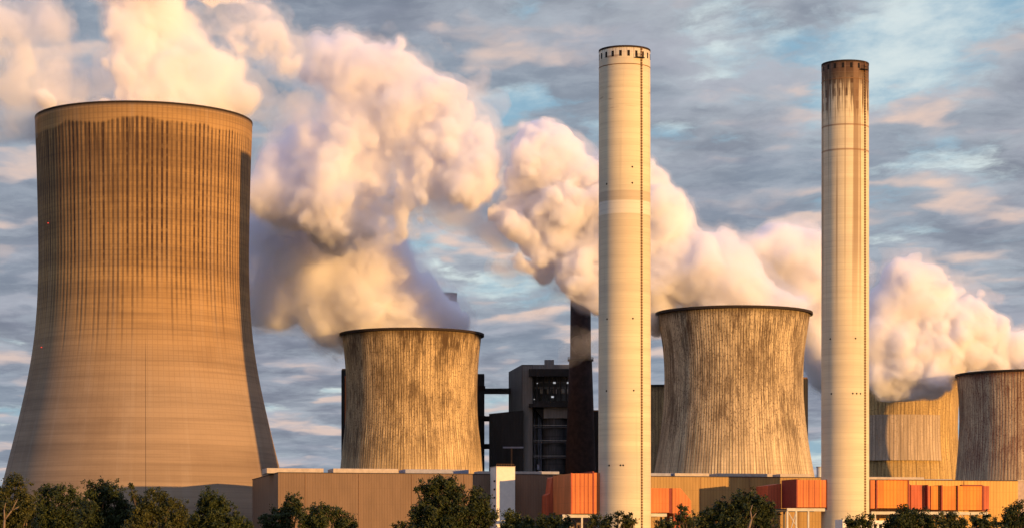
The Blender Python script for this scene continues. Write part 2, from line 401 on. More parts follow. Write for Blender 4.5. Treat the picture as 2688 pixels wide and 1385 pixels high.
M['rust_steel'] = plain('rusty_ladder_steel', (0.20, 0.105, 0.05), 0.8)
M['inside'] = plain('dark_flue_inside', (0.04, 0.03, 0.025), 0.95)


# ------------------------------------------------------------------ ground
def ground_mat():
    m_, g, b = new_mat('field_ground'); tc = g.n.new('ShaderNodeTexCoord')
    n = g.noise(tc.outputs['Object'], 0.02, 8, 0.6); f = g.noise(tc.outputs['Object'], 1.5, 4, 0.6)
    col = g.mix(g.ss(n, 0.35, 0.65), (0.055, 0.06, 0.025), (0.11, 0.09, 0.05))
    g.put(b.inputs['Base Color'], g.mix(g.m('MULTIPLY', f, 0.4), col, (0.04, 0.045, 0.02))); b.inputs['Roughness'].default_value = 0.95
    return m_


gm = MB(); gm.add([(-14000, -4000, 0), (14000, -4000, 0), (14000, 24000, 0), (-14000, 24000, 0)], [(0, 1, 2, 3)])
tag(gm.build('ground', ground_mat()), 'flat field and plant yard under the towers', kind='structure')


# ------------------------------------------------------------------ cooling towers
def catmull(pts, n=60):
    """smooth radius over height through the given (r, z), z increasing"""
    zs = np.array([p[1] for p in pts]); rs = np.array([p[0] for p in pts])
    m_ = np.gradient(rs, zs); q = np.linspace(zs[0], zs[-1], n); out = []
    for z in q:
        i = min(max(np.searchsorted(zs, z) - 1, 0), len(zs) - 2); h = zs[i + 1] - zs[i]; t = (z - zs[i]) / h
        r = (2 * t**3 - 3 * t**2 + 1) * rs[i] + (t**3 - 2 * t**2 + t) * h * m_[i] + (-2 * t**3 + 3 * t**2) * rs[i + 1] + (t**3 - t**2) * h * m_[i + 1]
        out.append((float(r), float(z)))
    return out


def cooling_tower(label, cx, Z, prof, mat, lip, lip_h, thick=1.0):
    """prof: (py, half width px) from the top down"""
    root = empty('cooling_tower', (X(cx, Z), Z, 0)); tag(root, label, 'cooling tower', 'cooling towers of the power station')
    pts = [(hw / FPX * Z, H(py, Z)) for py, hw in prof][::-1]
    r1, z1 = pts[0]; r2, z2 = pts[1]
    leg = 8.0
    slope = (r1 - r2) / (z2 - z1)
    pts = [(r1 + slope * (z1 - leg) * 1.05, leg)] + pts
    outer = catmull(pts, 70); top = outer[-1][1]
    inner = [(r - thick, z) for r, z in outer][::-1]
    shell = lathe('shell', outer + inner + [outer[0]], mat, root)
    rm = MB()
    if lip > 0:
        rm.ring(0, 0, outer[-1][0] - thick * 0.5, outer[-1][0] + lip, top - lip_h, top + 0.35, 128)
    else:
        rm.ring(0, 0, outer[-1][0] - thick, outer[-1][0] + 0.12, top - 0.6, top + 0.25, 128)
    rm.build('rim', M['rim_dark'], root)
    rb = outer[0][0]
    cm = MB(); n = 44
    for i in range(n):
        a = 2 * math.pi * i / n; c = 2 * math.pi * (i + 0.5) / n; d = 2 * math.pi * (i + 1) / n; ro = rb + slope * leg
        for q in (a, d):
            cm.bar((ro * math.cos(c), ro * math.sin(c), 0), ((rb - 0.5) * math.cos(q), (rb - 0.5) * math.sin(q), leg + 0.5), 0.45, 0.45, 6)
    tag(cm.build('support_columns', M['tower_b'], root), kind='stuff')
    return root, outer


k_prof = [(y * K, w * K) for y, w in ((306, 270), (335, 269.3), (400, 266.8), (500, 264), (600, 262), (680, 261.7), (760, 264.3), (850, 271.5), (950, 287), (1050, 308.5), (1150, 332.5), (1240, 355))]
tk, k_out = cooling_tower('giant brown ribbed cooling tower at the left, by far the largest tower', 363 * K, 1122.0, k_prof, M['giant'], 0, 0, 1.2)


def red_lamp():
    m_, g, b = new_mat('red_warning_lamp'); b.inputs['Base Color'].default_value = (0.7, 0.03, 0.02, 1)
    b.inputs['Emission Color'].default_value = (1.0, 0.06, 0.04, 1); b.inputs['Emission Strength'].default_value = 1.0
    return m_


M['red_lamp'] = red_lamp()
for lx, ly in ((153, 583), (137, 886)):
    z = H(ly * K, 1122); r = float(np.interp(z, [q[1] for q in k_out], [q[0] for q in k_out]))
    sx = (lx - 363) * K / FPX * 1122 / r; th = math.asin(max(-1, min(1, sx)))
    c = Vector((math.sin(th) * r, -math.cos(th) * r, z)); o_ = Vector((math.sin(th), -math.cos(th), 0))
    MB().bar(c, c + o_ * 0.5, 0.22, 0.18, 10).build('warning_light', M['red_lamp'], tk)

cooling_tower('squat grey streaked cooling tower behind the long brown hall, left of the dark boiler house', 1081, 1250.0,
              [(878, 183), (895, 181), (940, 176), (1000, 172.5), (1060, 172), (1110, 174.5), (1160, 180), (1236, 188)], M['tower_a'], 1.4, 0.9)
cooling_tower('squat tan streaked cooling tower standing between the two pale chimneys', 1926, 1170.0,
              [(823, 199), (839, 197), (920, 185), (988, 181.5), (1056, 183.5), (1124, 190), (1192, 200), (1241, 209)], M['tower_b'], 1.4, 0.9)
tg, g_out = cooling_tower('golden cooling tower with a lighter rectangular patch, right of the rust-topped chimney', 2346, 1620.0,
              [(1000, 172), (1030, 170), (1080, 167), (1130, 166), (1180, 168), (1240, 174)], M['tower_c'], 0.8, 1.0)
zs = np.linspace(H(1207, 1577), H(1087, 1577), 14); rs = np.interp(zs, [q[1] for q in g_out], [q[0] for q in g_out]) + 1.6
pv, pf, puv = [], [], []
for i in range(41):
    th = R(-42 + 76 * i / 40)
    for r, z in zip(rs, zs): pv += [(r * math.sin(th), -r * math.cos(th), z), ((r - 1.3) * math.sin(th), -(r - 1.3) * math.cos(th), z)]
for i in range(40):
    for k in range(13):
        a_, b_ = (i * 14 + k) * 2, ((i + 1) * 14 + k) * 2
        pf.append((a_, b_, b_ + 2, a_ + 2))
        for ii, kk in ((i, k), (i + 1, k), (i + 1, k + 1), (i, k + 1)): puv.append((0.4 + 0.2 * ii / 40, 0.4 + 0.3 * kk / 13))
def pq(*q):
    pf.append(q); puv.extend([(0.5, 0.5)] * 4)
for i in range(40):
    a_, b_ = i * 28, (i + 1) * 28; pq(a_, a_ + 1, b_ + 1, b_); pq(a_ + 26, b_ + 26, b_ + 27, a_ + 27)
for k in range(13):
    a_ = k * 2; pq(a_, a_ + 2, a_ + 3, a_ + 1); a_ += 40 * 28; pq(a_, a_ + 1, a_ + 3, a_ + 2)
pm_ = bpy.data.meshes.new('patch_shell'); pm_.from_pydata(pv, [], pf); pm_.uv_layers.new(name='UVMap').data.foreach_set('uv', np.array(puv, dtype=np.float32).ravel())
link('patch_shell', pm_, M['patch'], tg)
cooling_tower('soot-streaked cooling tower cut off by the right edge of the picture', 2697, 1450.0,
              [(983, 182), (1000, 181), (1050, 177.5), (1110, 176), (1170, 179), (1240, 185)], M['tower_d'], 1.2, 0.9)
cooling_tower('far brown cooling tower showing only as a strip beside the nearer pale chimney', 1734, 1750.0,
              [(1020, 150), (1050, 148), (1100, 146), (1150, 147), (1200, 150), (1240, 155)], M['tower_e'], 0.8, 1.0)


# ------------------------------------------------------------------ the two pale chimneys
def chimney(label, cx, Z, ytop, hw_top, hw_bot, mat, lad_frac, open_y, open_h, n_open, cap):
    root = empty('chimney', (X(cx, Z), Z, 0)); tag(root, label, 'chimney', 'pale concrete chimneys')
    rt, rbm, ht = hw_top / FPX * Z, hw_bot / FPX * Z, H(ytop, Z)
    n = 40; outer = [(rbm + (rt - rbm) * (i / n), ht * i / n) for i in range(n + 1)]
    lathe('shaft', outer + [(rt - 0.7, ht), (rt - 0.7, ht - 12)], mat, root, 128)
    MB().ring(0, 0, rt - 0.75, rt + 0.10, ht - 0.5, ht + 0.25, 96).build('rim', M['rim_dark'], root)
    MB().ring(0, 0, rt - 0.2, rt + 0.09, H(ytop + 47, Z), H(ytop + 45, Z), 96).build('stone_band', M['rust_steel'], root)
    rad = lambda z: rbm + (rt - rbm) * z / ht
    for i in range(n_open):
        th = 2 * math.pi * (i + 0.35) / n_open; z0 = H(open_y + open_h, Z); z1 = H(open_y, Z); r = rad(z0)
        c, s_ = math.cos(th), math.sin(th); hw = 0.5
        ob = MB()
        pts = [(s_ * (r - 0.6) - c * hw, -c * (r - 0.6) - s_ * hw), (s_ * (r - 0.6) + c * hw, -c * (r - 0.6) + s_ * hw),
               (s_ * (r + 0.04) + c * hw, -c * (r + 0.04) + s_ * hw), (s_ * (r + 0.04) - c * hw, -c * (r + 0.04) - s_ * hw)]
        ob.prism(pts, z0, z1); ob.build('opening', M['soot'], root)  # black block standing proud; the opening's inner shade is put into its colour
    # ladder run with cage hoops, up the sunny side
    th = math.asin(lad_frac); o_ = Vector((math.sin(th), -math.cos(th), 0)); t = Vector((math.cos(th), math.sin(th), 0))
    lm = MB()
    for sgn in (-1, 1):
        lm.bar(o_ * (rbm + 0.35) + t * 0.22 * sgn + Vector((0, 0, 4)), o_ * (rt + 0.35) + t * 0.22 * sgn + Vector((0, 0, ht)), 0.09, 0.09, 4)
    z = 5.0
    while z < ht - 1:
        r = rad(z)
        lm.add([o_ * (r + 0.02) - t * 0.30 + Vector((0, 0, z)), o_ * (r + 0.62) - t * 0.27 + Vector((0, 0, z)), o_ * (r + 0.62) + t * 0.27 + Vector((0, 0, z)), o_ * (r + 0.02) + t * 0.30 + Vector((0, 0, z)),
                o_ * (r + 0.02) - t * 0.30 + Vector((0, 0, z + .55)), o_ * (r + 0.62) - t * 0.27 + Vector((0, 0, z + .55)), o_ * (r + 0.62) + t * 0.27 + Vector((0, 0, z + .55)), o_ * (r + 0.02) + t * 0.30 + Vector((0, 0, z + .55))],
               [(0, 1, 5, 4), (1, 2, 6, 5), (2, 3, 7, 6), (0, 1, 2, 3), (4, 5, 6, 7)])
        z += 1.1
    lm.build('ladder', M['rust_steel'], root)
    pm = MB(); zp = H(open_y + open_h + 2, Z); th2 = th - 0.16
    for j in range(6):
        a = th2 - 0.12 + 0.06 * j; r = rad(zp)
        b0 = Vector((math.sin(a), -math.cos(a), 0)); b1 = Vector((math.sin(a + 0.06), -math.cos(a + 0.06), 0))
        pm.prism([b0 * r, b1 * r, b1 * (r + 1.3), b0 * (r + 1.3)], zp - 0.35, zp)
        pm.bar(b0 * (r + 1.25) + Vector((0, 0, zp)), b0 * (r + 1.25) + Vector((0, 0, zp + 1.2)), 0.06, 0.06, 4)
        pm.bar(b0 * (r + 1.25) + Vector((0, 0, zp + 1.2)), b1 * (r + 1.25) + Vector((0, 0, zp + 1.2)), 0.06, 0.06, 4)
    pm.build('platform', M['soot'], root)
    # small vents in rows
    for fy, fr in vents[cap]:
        z = H(fy * K, Z); r = rad(z); th3 = math.asin(fr); c, s_ = math.cos(th3), math.sin(th3)
        MB().bar((s_ * (r - 0.3), -c * (r - 0.3), z), (s_ * (r + 0.05), -c * (r + 0.05), z), 0.38, 0.38, 8).build('vent_hole', M['soot'], root)
    return root


vents = {0: [(430, 0.25), (470, -0.72), (470, 0.25), (806, -0.70), (806, 0.27), (985, -0.72), (985, 0.3), (1171, -0.62), (1171, -0.2), (1171, -0.1)],
         1: [(855, -0.72), (855, 0.3), (992, -0.68), (992, 0.18), (992, 0.35), (992, 0.52)]}
chimney('tall pale chimney with dark slots under its clean rim, left of the tan tower', 1639.5, 945.0, 135, 67.3, 69.2, M['chim_a'], 0.60, 146, 15, 20, 0)
chimney('tall pale chimney with a rust-brown sooty top, beside the orange ducts at right', 2218.5, 970.0, 171, 61.5, 62.5, M['chim_b'], 0.72, 177, 13, 18, 1)


# ------------------------------------------------------------------ long halls behind the tree belt
ANG = 12.6
E1 = Vector((math.cos(R(ANG)), math.sin(R(ANG)), 0)); E2 = Vector((-math.sin(R(ANG)), math.cos(R(ANG)), 0))
CA = Vector((X(730, 960), 960, 0))             # front left corner of the row of halls
RZ = R(ANG)
ROOF = H(1240, 960)


def s_at(px):
    """distance along the hall front where the view line through px meets it"""
    q = (px - 1344.0) / FPX
    return (q * CA.y - CA.x) / (E1.x - q * E1.y)


def front_pt(px, off=0.0):
    c = CA - E2 * off; q = (px - 1344.0) / FPX
    s_ = (q * c.y - c.x) / (E1.x - q * E1.y); return c + E1 * s_


def hall(name, label, s0, s1, depth, h, wall_mat, roof_mat, lights, left_mat=None):
    p = CA + E1 * s0
    root = empty(name, p, RZ); tag(root, label, 'hall', 'long halls behind the tree belt')
    L = s1 - s0
    MB().box(0, L, 0, depth, 0, h).build('wall', wall_mat, root)
    MB().box(-0.15, L + 0.0, -0.15, depth + 0.15, h + 0.003, h + 0.35).build('roof_edge', roof_mat, root)
    for i in range(int(L / 22)):
        MB().box(11 + 22 * i, 11.15 + 22 * i, -0.15, -0.003, 0, h - 0.2).build('rain_pipe', M['rust_steel'], root)
    for a, b_, d0, d1, hh, mt in lights:
        MB().box(a - s0, b_ - s0, d0, d1, h + 0.36, h + hh).build('roof_light', mt, root, bevel=0.08)
    return root


M['hall_brown'] = cladding('brown_ribbed_cladding', (0.190, 0.118, 0.074), 1.1, 0, 0.22, 0.10)
M['hall_olive'] = cladding('olive_gold_ribbed_cladding', (0.37, 0.22, 0.075), 1.3, 0, 0.40, 0.12, 0.25, (0.44, 0.28, 0.09))
M['hall_gold'] = cladding('gold_ribbed_cladding', (0.58, 0.33, 0.085), 1.5, 0, 0.42, 0.12, 0.35, (0.66, 0.42, 0.11))
M['roof_dark'] = plain('dark_roof_edge', (0.05, 0.038, 0.035), 0.7)
M['roof_pale'] = plain('pale_roof_light', (0.46, 0.38, 0.31), 0.6)
M['roof_grey'] = plain('grey_roof_light', (0.30, 0.30, 0.36), 0.5)
M['white'] = plain('white_cladding', (0.78, 0.70, 0.60), 0.55, 0.05)
M['blue_grey'] = plain('blue_grey_panel', (0.42, 0.46, 0.52), 0.5, 0.05)

sA, sB, sC = s_at(1640), s_at(2215), s_at(2672)
hall('turbine_hall', 'long brown ribbed hall in front of the grey cooling tower, pale roof lights on top', 0, sA, 94, ROOF, M['hall_brown'], M['roof_dark'],
     [(-3 + 0.0, s_at(862), 14, 30, 2.5, M['roof_pale']), (s_at(884), s_at(1056), 10, 26, 2.4, M['roof_pale']), (s_at(1075), s_at(1243), 10, 26, 2.3, M['roof_grey']),  # third roof light: its shade is put in as a grey-violet material
      (s_at(1265), s_at(1300), 6, 16, 1.6, M['roof_pale']), (s_at(1352), s_at(1428), 4, 16, 1.5, M['roof_pale']), (s_at(1432), s_at(1486), 12, 24, 1.9, M['roof_grey'])])
hall('turbine_hall', 'olive gold ribbed hall between the two pale chimneys', sA, sB, 80, ROOF - 0.4, M['hall_olive'], M['roof_dark'],
     [(s_at(1712), s_at(1780), 8, 20, 1.8, M['roof_grey']), (s_at(1782), s_at(1872), 6, 18, 1.8, M['roof_pale']), (s_at(1895), s_at(2040), 6, 18, 1.8, M['roof_pale']), (s_at(2060), s_at(2142), 6, 18, 1.8, M['roof_pale'])])
hall('turbine_hall', 'golden ribbed hall behind the row of orange ducts at right', sB, sC, 70, ROOF - 1.2, M['hall_gold'], M['roof_dark'],
     [(s_at(2288), s_at(2440), 6, 18, 1.6, M['roof_pale']), (s_at(2440), s_at(2520), 8, 18, 0.9, M['roof_grey'])])
# low concrete wing at the right edge
p = CA + E1 * (sC + 0.05)
r_ = empty('concrete_annex', p, RZ); tag(r_, 'plain pinkish concrete annex at the right edge beside the golden hall', 'building')
MB().box(0, 30, 1.2, 50, 0, ROOF - 1.0).build('wall', plain('pinkish_concrete', (0.42, 0.32, 0.26), 0.85), r_)
MB().box(-0.0, 30.2, 1.0, 50.2, ROOF - 0.997, ROOF - 0.6).build('roof_edge', M['roof_pale'], r_)

# white stair tower
c = front_pt(1352, 12.0); a = front_pt(1303, 12.0); w = (c - a).length
r_ = empty('stair_tower', a, RZ); tag(r_, 'narrow white stair tower standing in front of the brown hall', 'tower')
htop = H(1224, a.y)
MB().box(0, w, 0, 11.9, 0, htop).build('wall', M['white'], r_)
z = 8.0
while z < htop - 3:
    MB().box(-0.12, -0.003, 2.0, 5.0, z, z + 0.7).build('window', M['soot'], r_); z += 3.4
MB().box(-0.15, w + 0.15, -0.15, 12.0, htop + 0.003, htop + 0.3).build('parapet', M['roof_pale'], r_)
mb = MB()
for i in range(8):
    x = 0.3 + i * (w - 0.6) / 7
    mb.bar((x, 1, htop + .3), (x, 1, htop + 1.2), 0.05, 0.05, 4)
mb.bar((0.3, 1, htop + 1.2), (w - 0.3, 1, htop + 1.2), 0.06, 0.06, 4)
mb.build('railing', M['rust_steel'], r_)

# small steel vent on the roof beside the rust-topped chimney
p = front_pt(2151, -4.0)
r_ = empty('roof_vent', (p.x, p.y, ROOF - 0.04)); tag(r_, 'small grey steel vent pipe on the olive hall roof by the rust-topped chimney', 'vent')
MB().bar((0, 0, 0), (0, 0, 4.2), 1.25, 1.25, 16).build('pipe', M['blue_grey'], r_)
MB().ring(0, 0, 1.0, 1.45, 4.2, 4.6, 20).build('collar', M['roof_grey'], r_)


# ------------------------------------------------------------------ red and orange flue ducts on steel trestles
def duct_paint(name, rgb, pitch=0.9, warm=None):
    return cladding(name, rgb, pitch * 1.5, 0, 0.42, 0.20, 0.55 if warm else 0.0, warm)


M['duct_red'] = duct_paint('red_duct_cladding', (0.50, 0.105, 0.042))
M['duct_orange'] = duct_paint('orange_duct_cladding', (0.60, 0.175, 0.050))
M['duct_amber'] = duct_paint('amber_duct_cladding', (0.66, 0.20, 0.030), 1.0, (0.72, 0.30, 0.040))
M['duct_edge'] = plain('faded_red_angle', (0.33, 0.07, 0.035), 0.7)
M['flange'] = plain('dark_red_flange', (0.22, 0.032, 0.022), 0.6)
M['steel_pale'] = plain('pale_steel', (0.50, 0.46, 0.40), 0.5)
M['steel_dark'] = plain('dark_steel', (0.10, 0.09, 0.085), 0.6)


def local(root, P):
    d = Vector(P) - Vector((root.location.x, root.location.y, 0)); return Vector((d.dot(E1), d.dot(E2), d.z))


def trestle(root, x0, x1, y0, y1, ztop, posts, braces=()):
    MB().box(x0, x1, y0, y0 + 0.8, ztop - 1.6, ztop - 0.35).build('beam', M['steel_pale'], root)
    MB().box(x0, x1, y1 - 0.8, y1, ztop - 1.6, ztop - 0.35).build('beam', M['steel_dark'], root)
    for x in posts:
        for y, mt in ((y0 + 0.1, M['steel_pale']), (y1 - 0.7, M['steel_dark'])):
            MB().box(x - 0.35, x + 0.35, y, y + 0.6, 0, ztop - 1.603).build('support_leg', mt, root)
    for xa, za, xb, zb in braces:
        MB().bar((xa, y0 + 0.4, za), (xb, y0 + 0.4, zb), 0.22, 0.22, 6).build('brace', M['steel_pale'], root)


# duct left of the nearer chimney
o0 = Vector((X(1500, 939), 939, 0))
r_ = empty('flue_duct', o0, RZ); tag(r_, 'deep red box duct on a pale trestle, left of the nearer pale chimney', 'duct', 'flue ducts leading to the chimneys')
wz = lambda px, Z=935: (px - 1500) / FPX * Z / math.cos(R(ANG)) * 1.0
zb, zt = H(1346, 935), H(1240, 935)
MB().box(0, wz(1556), 0, 31, zb, zt).build('casing', M['duct_orange'], r_)
MB().box(wz(1556) + 0.003, wz(1560), -0.15, 31, zb - 0.3, zt + 0.9).build('flange', M['flange'], r_)
MB().box(wz(1560) + 0.003, wz(1590), 0.2, 20, zb - 0.2, zt + 0.3).build('casing', M['duct_orange'], r_)
MB().box(-0.25, 0.35, -0.2, -0.003, zb - 0.2, zt + 0.1).build('flange', M['duct_red'], r_)
MB().side([(-2.6, zb - 1), (-0.003, zb - 1), (-0.003, zt - 0.5), (-0.4, zt - 1.0), (-1.2, zt - 7.2), (-2.6, zt - 8.0)], 31.2, 40).build('transition_hood', M['duct_red'], r_)
for i in range(4): MB().box(wz(1556) * (i + 1) / 5, wz(1556) * (i + 1) / 5 + 0.18, -0.12, -0.003, zb + 0.1, zt - 0.1).build('stiffener', M['duct_edge'], r_)
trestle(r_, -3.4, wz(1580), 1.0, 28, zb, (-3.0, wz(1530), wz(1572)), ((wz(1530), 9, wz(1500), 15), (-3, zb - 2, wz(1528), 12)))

# duct right of the nearer chimney, with a cut corner and a branch going down
o1 = Vector((X(1706, 948), 948, 0))
r_ = empty('flue_duct', o1, RZ); tag(r_, 'orange duct with a cut-off upper corner, right of the nearer pale chimney', 'duct', 'flue ducts leading to the chimneys')
wz = lambda px, Z=950: (px - 1706) / FPX * Z / math.cos(R(ANG)) * 1.0
zb, zt = H(1344, 950), H(1280, 950)
MB().box(-4, wz(1757), 0, 16, zb, zt).build('casing', M['duct_orange'], r_)
MB().box(wz(1757) + .003, wz(1766), 0.3, 16, zb - 0.2, zt).build('flange', M['flange'], r_)
MB().side([(wz(1766) + .003, zb - 0.3), (wz(1816), zb - 0.3), (wz(1816), H(1313, 950)), (wz(1788), zt), (wz(1766) + .003, zt)], 0, 16).build('end_casing', M['duct_orange'], r_)
MB().box(wz(1772), wz(1810), 1.5, 14, 0, zb - 0.303).build('down_leg', M['duct_red'], r_)
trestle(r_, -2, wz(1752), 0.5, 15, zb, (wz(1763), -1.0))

# duct left of the rust-topped chimney
o2 = Vector((X(2093, 962), 962, 0))
r_ = empty('flue_duct', o2, RZ); tag(r_, 'orange-red box duct on a braced trestle, left of the rust-topped chimney', 'duct', 'flue ducts leading to the chimneys')
wz = lambda px, Z=962: (px - 2093) / FPX * Z / math.cos(R(ANG)) * 1.02
zb, zt = H(1330, 962), H(1258, 962)
MB().box(0, wz(2170), 0, 18, zb, zt).build('casing', M['duct_orange'], r_)
MB().box(wz(2170) + .003, wz(2174), -0.2, 18, zb - 0.9, zt + 0.25).build('flange', M['flange'], r_)
MB().box(wz(2153), wz(2156), -0.10, -0.003, zb, zt).build('seam_strip', M['duct_amber'], r_)
MB().box(-0.5, -0.003, -0.3, 18, zb - 0.1, zt + 0.3).build('flange', M['flange'], r_)
MB().side([(-6.2, zb - 0.3), (-0.5, zb - 0.2), (-0.5, zt - 1.0), (-6.2, zt - 1.9)], 18.4, 34).build('transition_hood', M['duct_red'], r_)
for i in range(3): MB().box(wz(2153) * (i + 1) / 4, wz(2153) * (i + 1) / 4 + 0.18, -0.12, -0.003, zb + 0.1, zt - 0.1).build('stiffener', M['duct_edge'], r_)
trestle(r_, -4.2, wz(2172), 0.5, 16, zb, (-4.0, wz(2070) + 3.5, wz(2124)), ((-3.6, zb - 2, wz(2110), 12), (-3.6, 12, -0.3, zb - 2)))

# long stepped run of ducts right of the rust-topped chimney
o3 = front_pt(2284, 22.0)
r_ = empty('flue_duct', o3, RZ); tag(r_, 'long stepped run of amber and red ducts, right of the rust-topped chimney', 'duct', 'flue ducts leading to the chimneys')
def lx(px):
    q = (px - 1344.0) / FPX; c = o3
    return (q * c.y - c.x) / (E1.x - q * E1.y)
def lz(px, py):
    return H(py, (o3 + E1 * lx(px)).y)
segs = [(2286, 2299, 1259, 1333, 'duct_orange', 0.3), (2303, 2383, 1259, 1332, 'duct_amber', 0.0), (2386, 2396, 1269, 1333, 'duct_red', 2.6), (2396, 2434, 1271, 1335, 'duct_red', 2.2),
        (2436, 2447, 1274, 1335, 'duct_red', 1.6), (2447, 2470, 1274, 1336, 'duct_amber', 1.2), (2474, 2513, 1274, 1337, 'duct_amber', 0.6), (2515, 2578, 1274, 1337, 'duct_amber', 0.0), (2583, 2599, 1274, 1340, 'duct_red', 0.9)]
for a, b_, y0, y1, mt, back in segs:
    MB().box(lx(a), lx(b_) - 0.02, back, 14, lz(a, y1), lz(a, y0)).build('casing', M[mt], r_)
for a, b_, y0, y1 in ((2299, 2303, 1259, 1334), (2383, 2386, 1258, 1333), (2434, 2436, 1271, 1337), (2470, 2474, 1272, 1338), (2513, 2515, 1273, 1338), (2578, 2583, 1273, 1340)):
    MB().box(lx(a) + 0.002, lx(b_) - 0.025, -0.25, 14.1, lz(a, y1), lz(a, y0)).build('flange', M['flange'], r_)
MB().box(lx(2330), lx(2384), -0.5, 2.0, lz(2330, 1259) + 0.003, lz(2330, 1257)).build('roof_flashing', M['flange'], r_)
MB().box(lx(2524), lx(2578), -0.5, 2.0, lz(2524, 1274) + 0.003, lz(2524, 1271)).build('roof_flashing', M['flange'], r_)
zb = lz(2450, 1338)
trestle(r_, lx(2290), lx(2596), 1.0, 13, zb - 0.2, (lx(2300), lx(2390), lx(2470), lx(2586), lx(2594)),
        ((lx(2505), zb - 6, lx(2524), zb - 1.2), (lx(2524), zb - 1.2, lx(2556), zb - 9), (lx(2390), 8, lx(2430), zb - 2), (lx(2470), 8, lx(2430), zb - 2)))

# white low building behind the bushes at the foot of the rust-topped chimney
p = Vector((X(2212, 870), 870, 0))
r_ = empty('site_building', p, RZ); tag(r_, 'low white service building half hidden by bushes at the foot of the rust-topped chimney', 'building')
hh = H(1362, 870)
MB().box(0, 3.2, 0, 8, 0, hh).build('wall', M['white'], r_)
MB().box(7.5, 19, 1, 8, 0, hh - 0.3).build('wall', M['white'], r_)
MB().box(3.25, 7.45, 2, 8, 0, hh - 3).build('link_block', M['blue_grey'], r_)
for i in range(5):
    MB().box(8.3 + i * 2.1, 9.5 + i * 2.1, 0.94, 0.997, hh - 3.2, hh - 1.7).build('window', M['soot'], r_)


# ------------------------------------------------------------------ dark boiler block behind the hall
M['boiler_grey'] = cladding('dark_grey_cladding', (0.13, 0.118, 0.105), 1.6, 0, 0.30, 0.15)
M['boiler_dark'] = cladding('near_black_cladding', (0.028, 0.024, 0.022), 1.6, 0, 0.30, 0.15)
M['boiler_pale'] = cladding('mid_grey_cladding', (0.21, 0.19, 0.17), 1.6, 0, 0.25, 0.15)
M['brick_dark'] = plain('dark_brown_brick', (0.030, 0.016, 0.012), 0.9, 0.3, 0.4)
ZB = 1275.0


def bx(px): return X(px, ZB) - X(1335, ZB)
def bz(py): return H(py, ZB)


def grid_panel(name, rgb):
    m_, g, b = new_mat(name); u, v = uvs(g)
    a = g.line(g.m('MULTIPLY', u, 22.0), 0.06); h = g.line(g.m('MULTIPLY', v, 16.0), 0.06)
    n = g.noise(g.xyz(g.m('MULTIPLY', u, 30.0), g.m('MULTIPLY', v, 9.0), 0), 1.0, 5)
    col = g.mix(g.ss(n, .3, .7), tuple(c * .75 for c in rgb), tuple(c * 1.25 for c in rgb))
    g.put(b.inputs['Base Color'], g.mix(g.m('MULTIPLY', g.m('MAXIMUM', a, h), 0.6), col, tuple(c * .3 for c in rgb)))
    return m_


M['vessel'] = grid_panel('panelled_vessel_steel', (0.085, 0.085, 0.088))
r_ = empty('boiler_house', (X(1335, ZB), ZB, 0)); tag(r_, 'tall dark grey boiler house with an open machinery floor, left of the dark brown chimney', 'building')
# main block, open bay cut out by building it in pieces
MB().prism([(bx(1370), 0), (bx(1399), 0), (bx(1399), 60), (bx(1335), 60), (bx(1335), 22)], 0, [bz(956), bz(956), bz(960), bz(965), bz(967)]).build('side_wall', M['boiler_grey'], r_)
MB().box(bx(1372), bx(1397), -0.6, -0.003, 0, bz(960)).build('stair_shaft', M['boiler_pale'], r_)
MB().box(bx(1399) + .003, bx(1500), 0, 60, bz(985), bz(956)).build('upper_wall', M['boiler_pale'], r_)
MB().box(bx(1399) + .003, bx(1500), 14, 60, 0, bz(985) - .003).build('back_wall', M['boiler_grey'], r_)
MB().box(bx(1388), bx(1500), -5, 0, bz(988), bz(969)).build('canopy', M['boiler_dark'], r_)
MB().box(bx(1388), bx(1502), -5, 13.9, bz(1069), bz(1060)).build('platform', M['boiler_dark'], r_)
MB().box(bx(1399), bx(1500), -4.6, -4.3, bz(1060) + .003, bz(1052)).build('railing', M['boiler_dark'], r_)
mb = MB().box(bx(1404), bx(1500), 2, 2.5, bz(1018), bz(1014)).box(bx(1404), bx(1500), 1, 1.5, bz(1003), bz(1001)); mb.build('pipe_rack', M['boiler_pale'], r_)
for q in (1408, 1425, 1440, 1455, 1470, 1485):
    MB().box(bx(q), bx(q) + 0.8, 0.5, 1.3, bz(1060) + .003, bz(988)).build('column', M['boiler_dark'], r_)
for q, w_ in ((1418, 11), (1436, 9), (1452, 10), (1470, 12), (1486, 9)):
    MB().box(bx(q), bx(q + w_), 5, 9, bz(1030), bz(1018)).build('drum', plain('pale_drum', (0.50, 0.42, 0.34), 0.5), r_, bevel=0.3)
M['bay_lamp'] = plain('bay_lamp', (0.8, 0.8, 0.8))
def lamp_mat():
    m_, g, b = new_mat('lit_bay_lamp'); b.inputs['Emission Color'].default_value = (0.9, 0.95, 1, 1); b.inputs['Emission Strength'].default_value = 0.3
    b.inputs['Base Color'].default_value = (0.8, 0.8, 0.8, 1); return m_
M['lamp'] = lamp_mat()
for q, y in ((1409, 1006), (1452, 1006), (1488, 1006), (1447, 1043), (1401, 1048)):
    s_ = 0.9 if q in (1452, 1488, 1447) else 0.4
    MB().box(bx(q), bx(q) + s_ * 1.5, -0.9, -0.2, bz(y), bz(y) + s_).build('bay_light', M['lamp'], r_)
MB().prism([(bx(1427), -2), (bx(1500), -2), (bx(1500), 13.9), (bx(1427), 13.9)], bz(1097), bz(1069) - .003).build('hopper', M['boiler_pale'], r_)
mb = MB().side([(bx(1405), bz(1072)), (bx(1427) - .01, bz(1072)), (bx(1427) - .01, bz(1100))], 1, 13); mb.build('hopper_chute', M['boiler_dark'], r_)
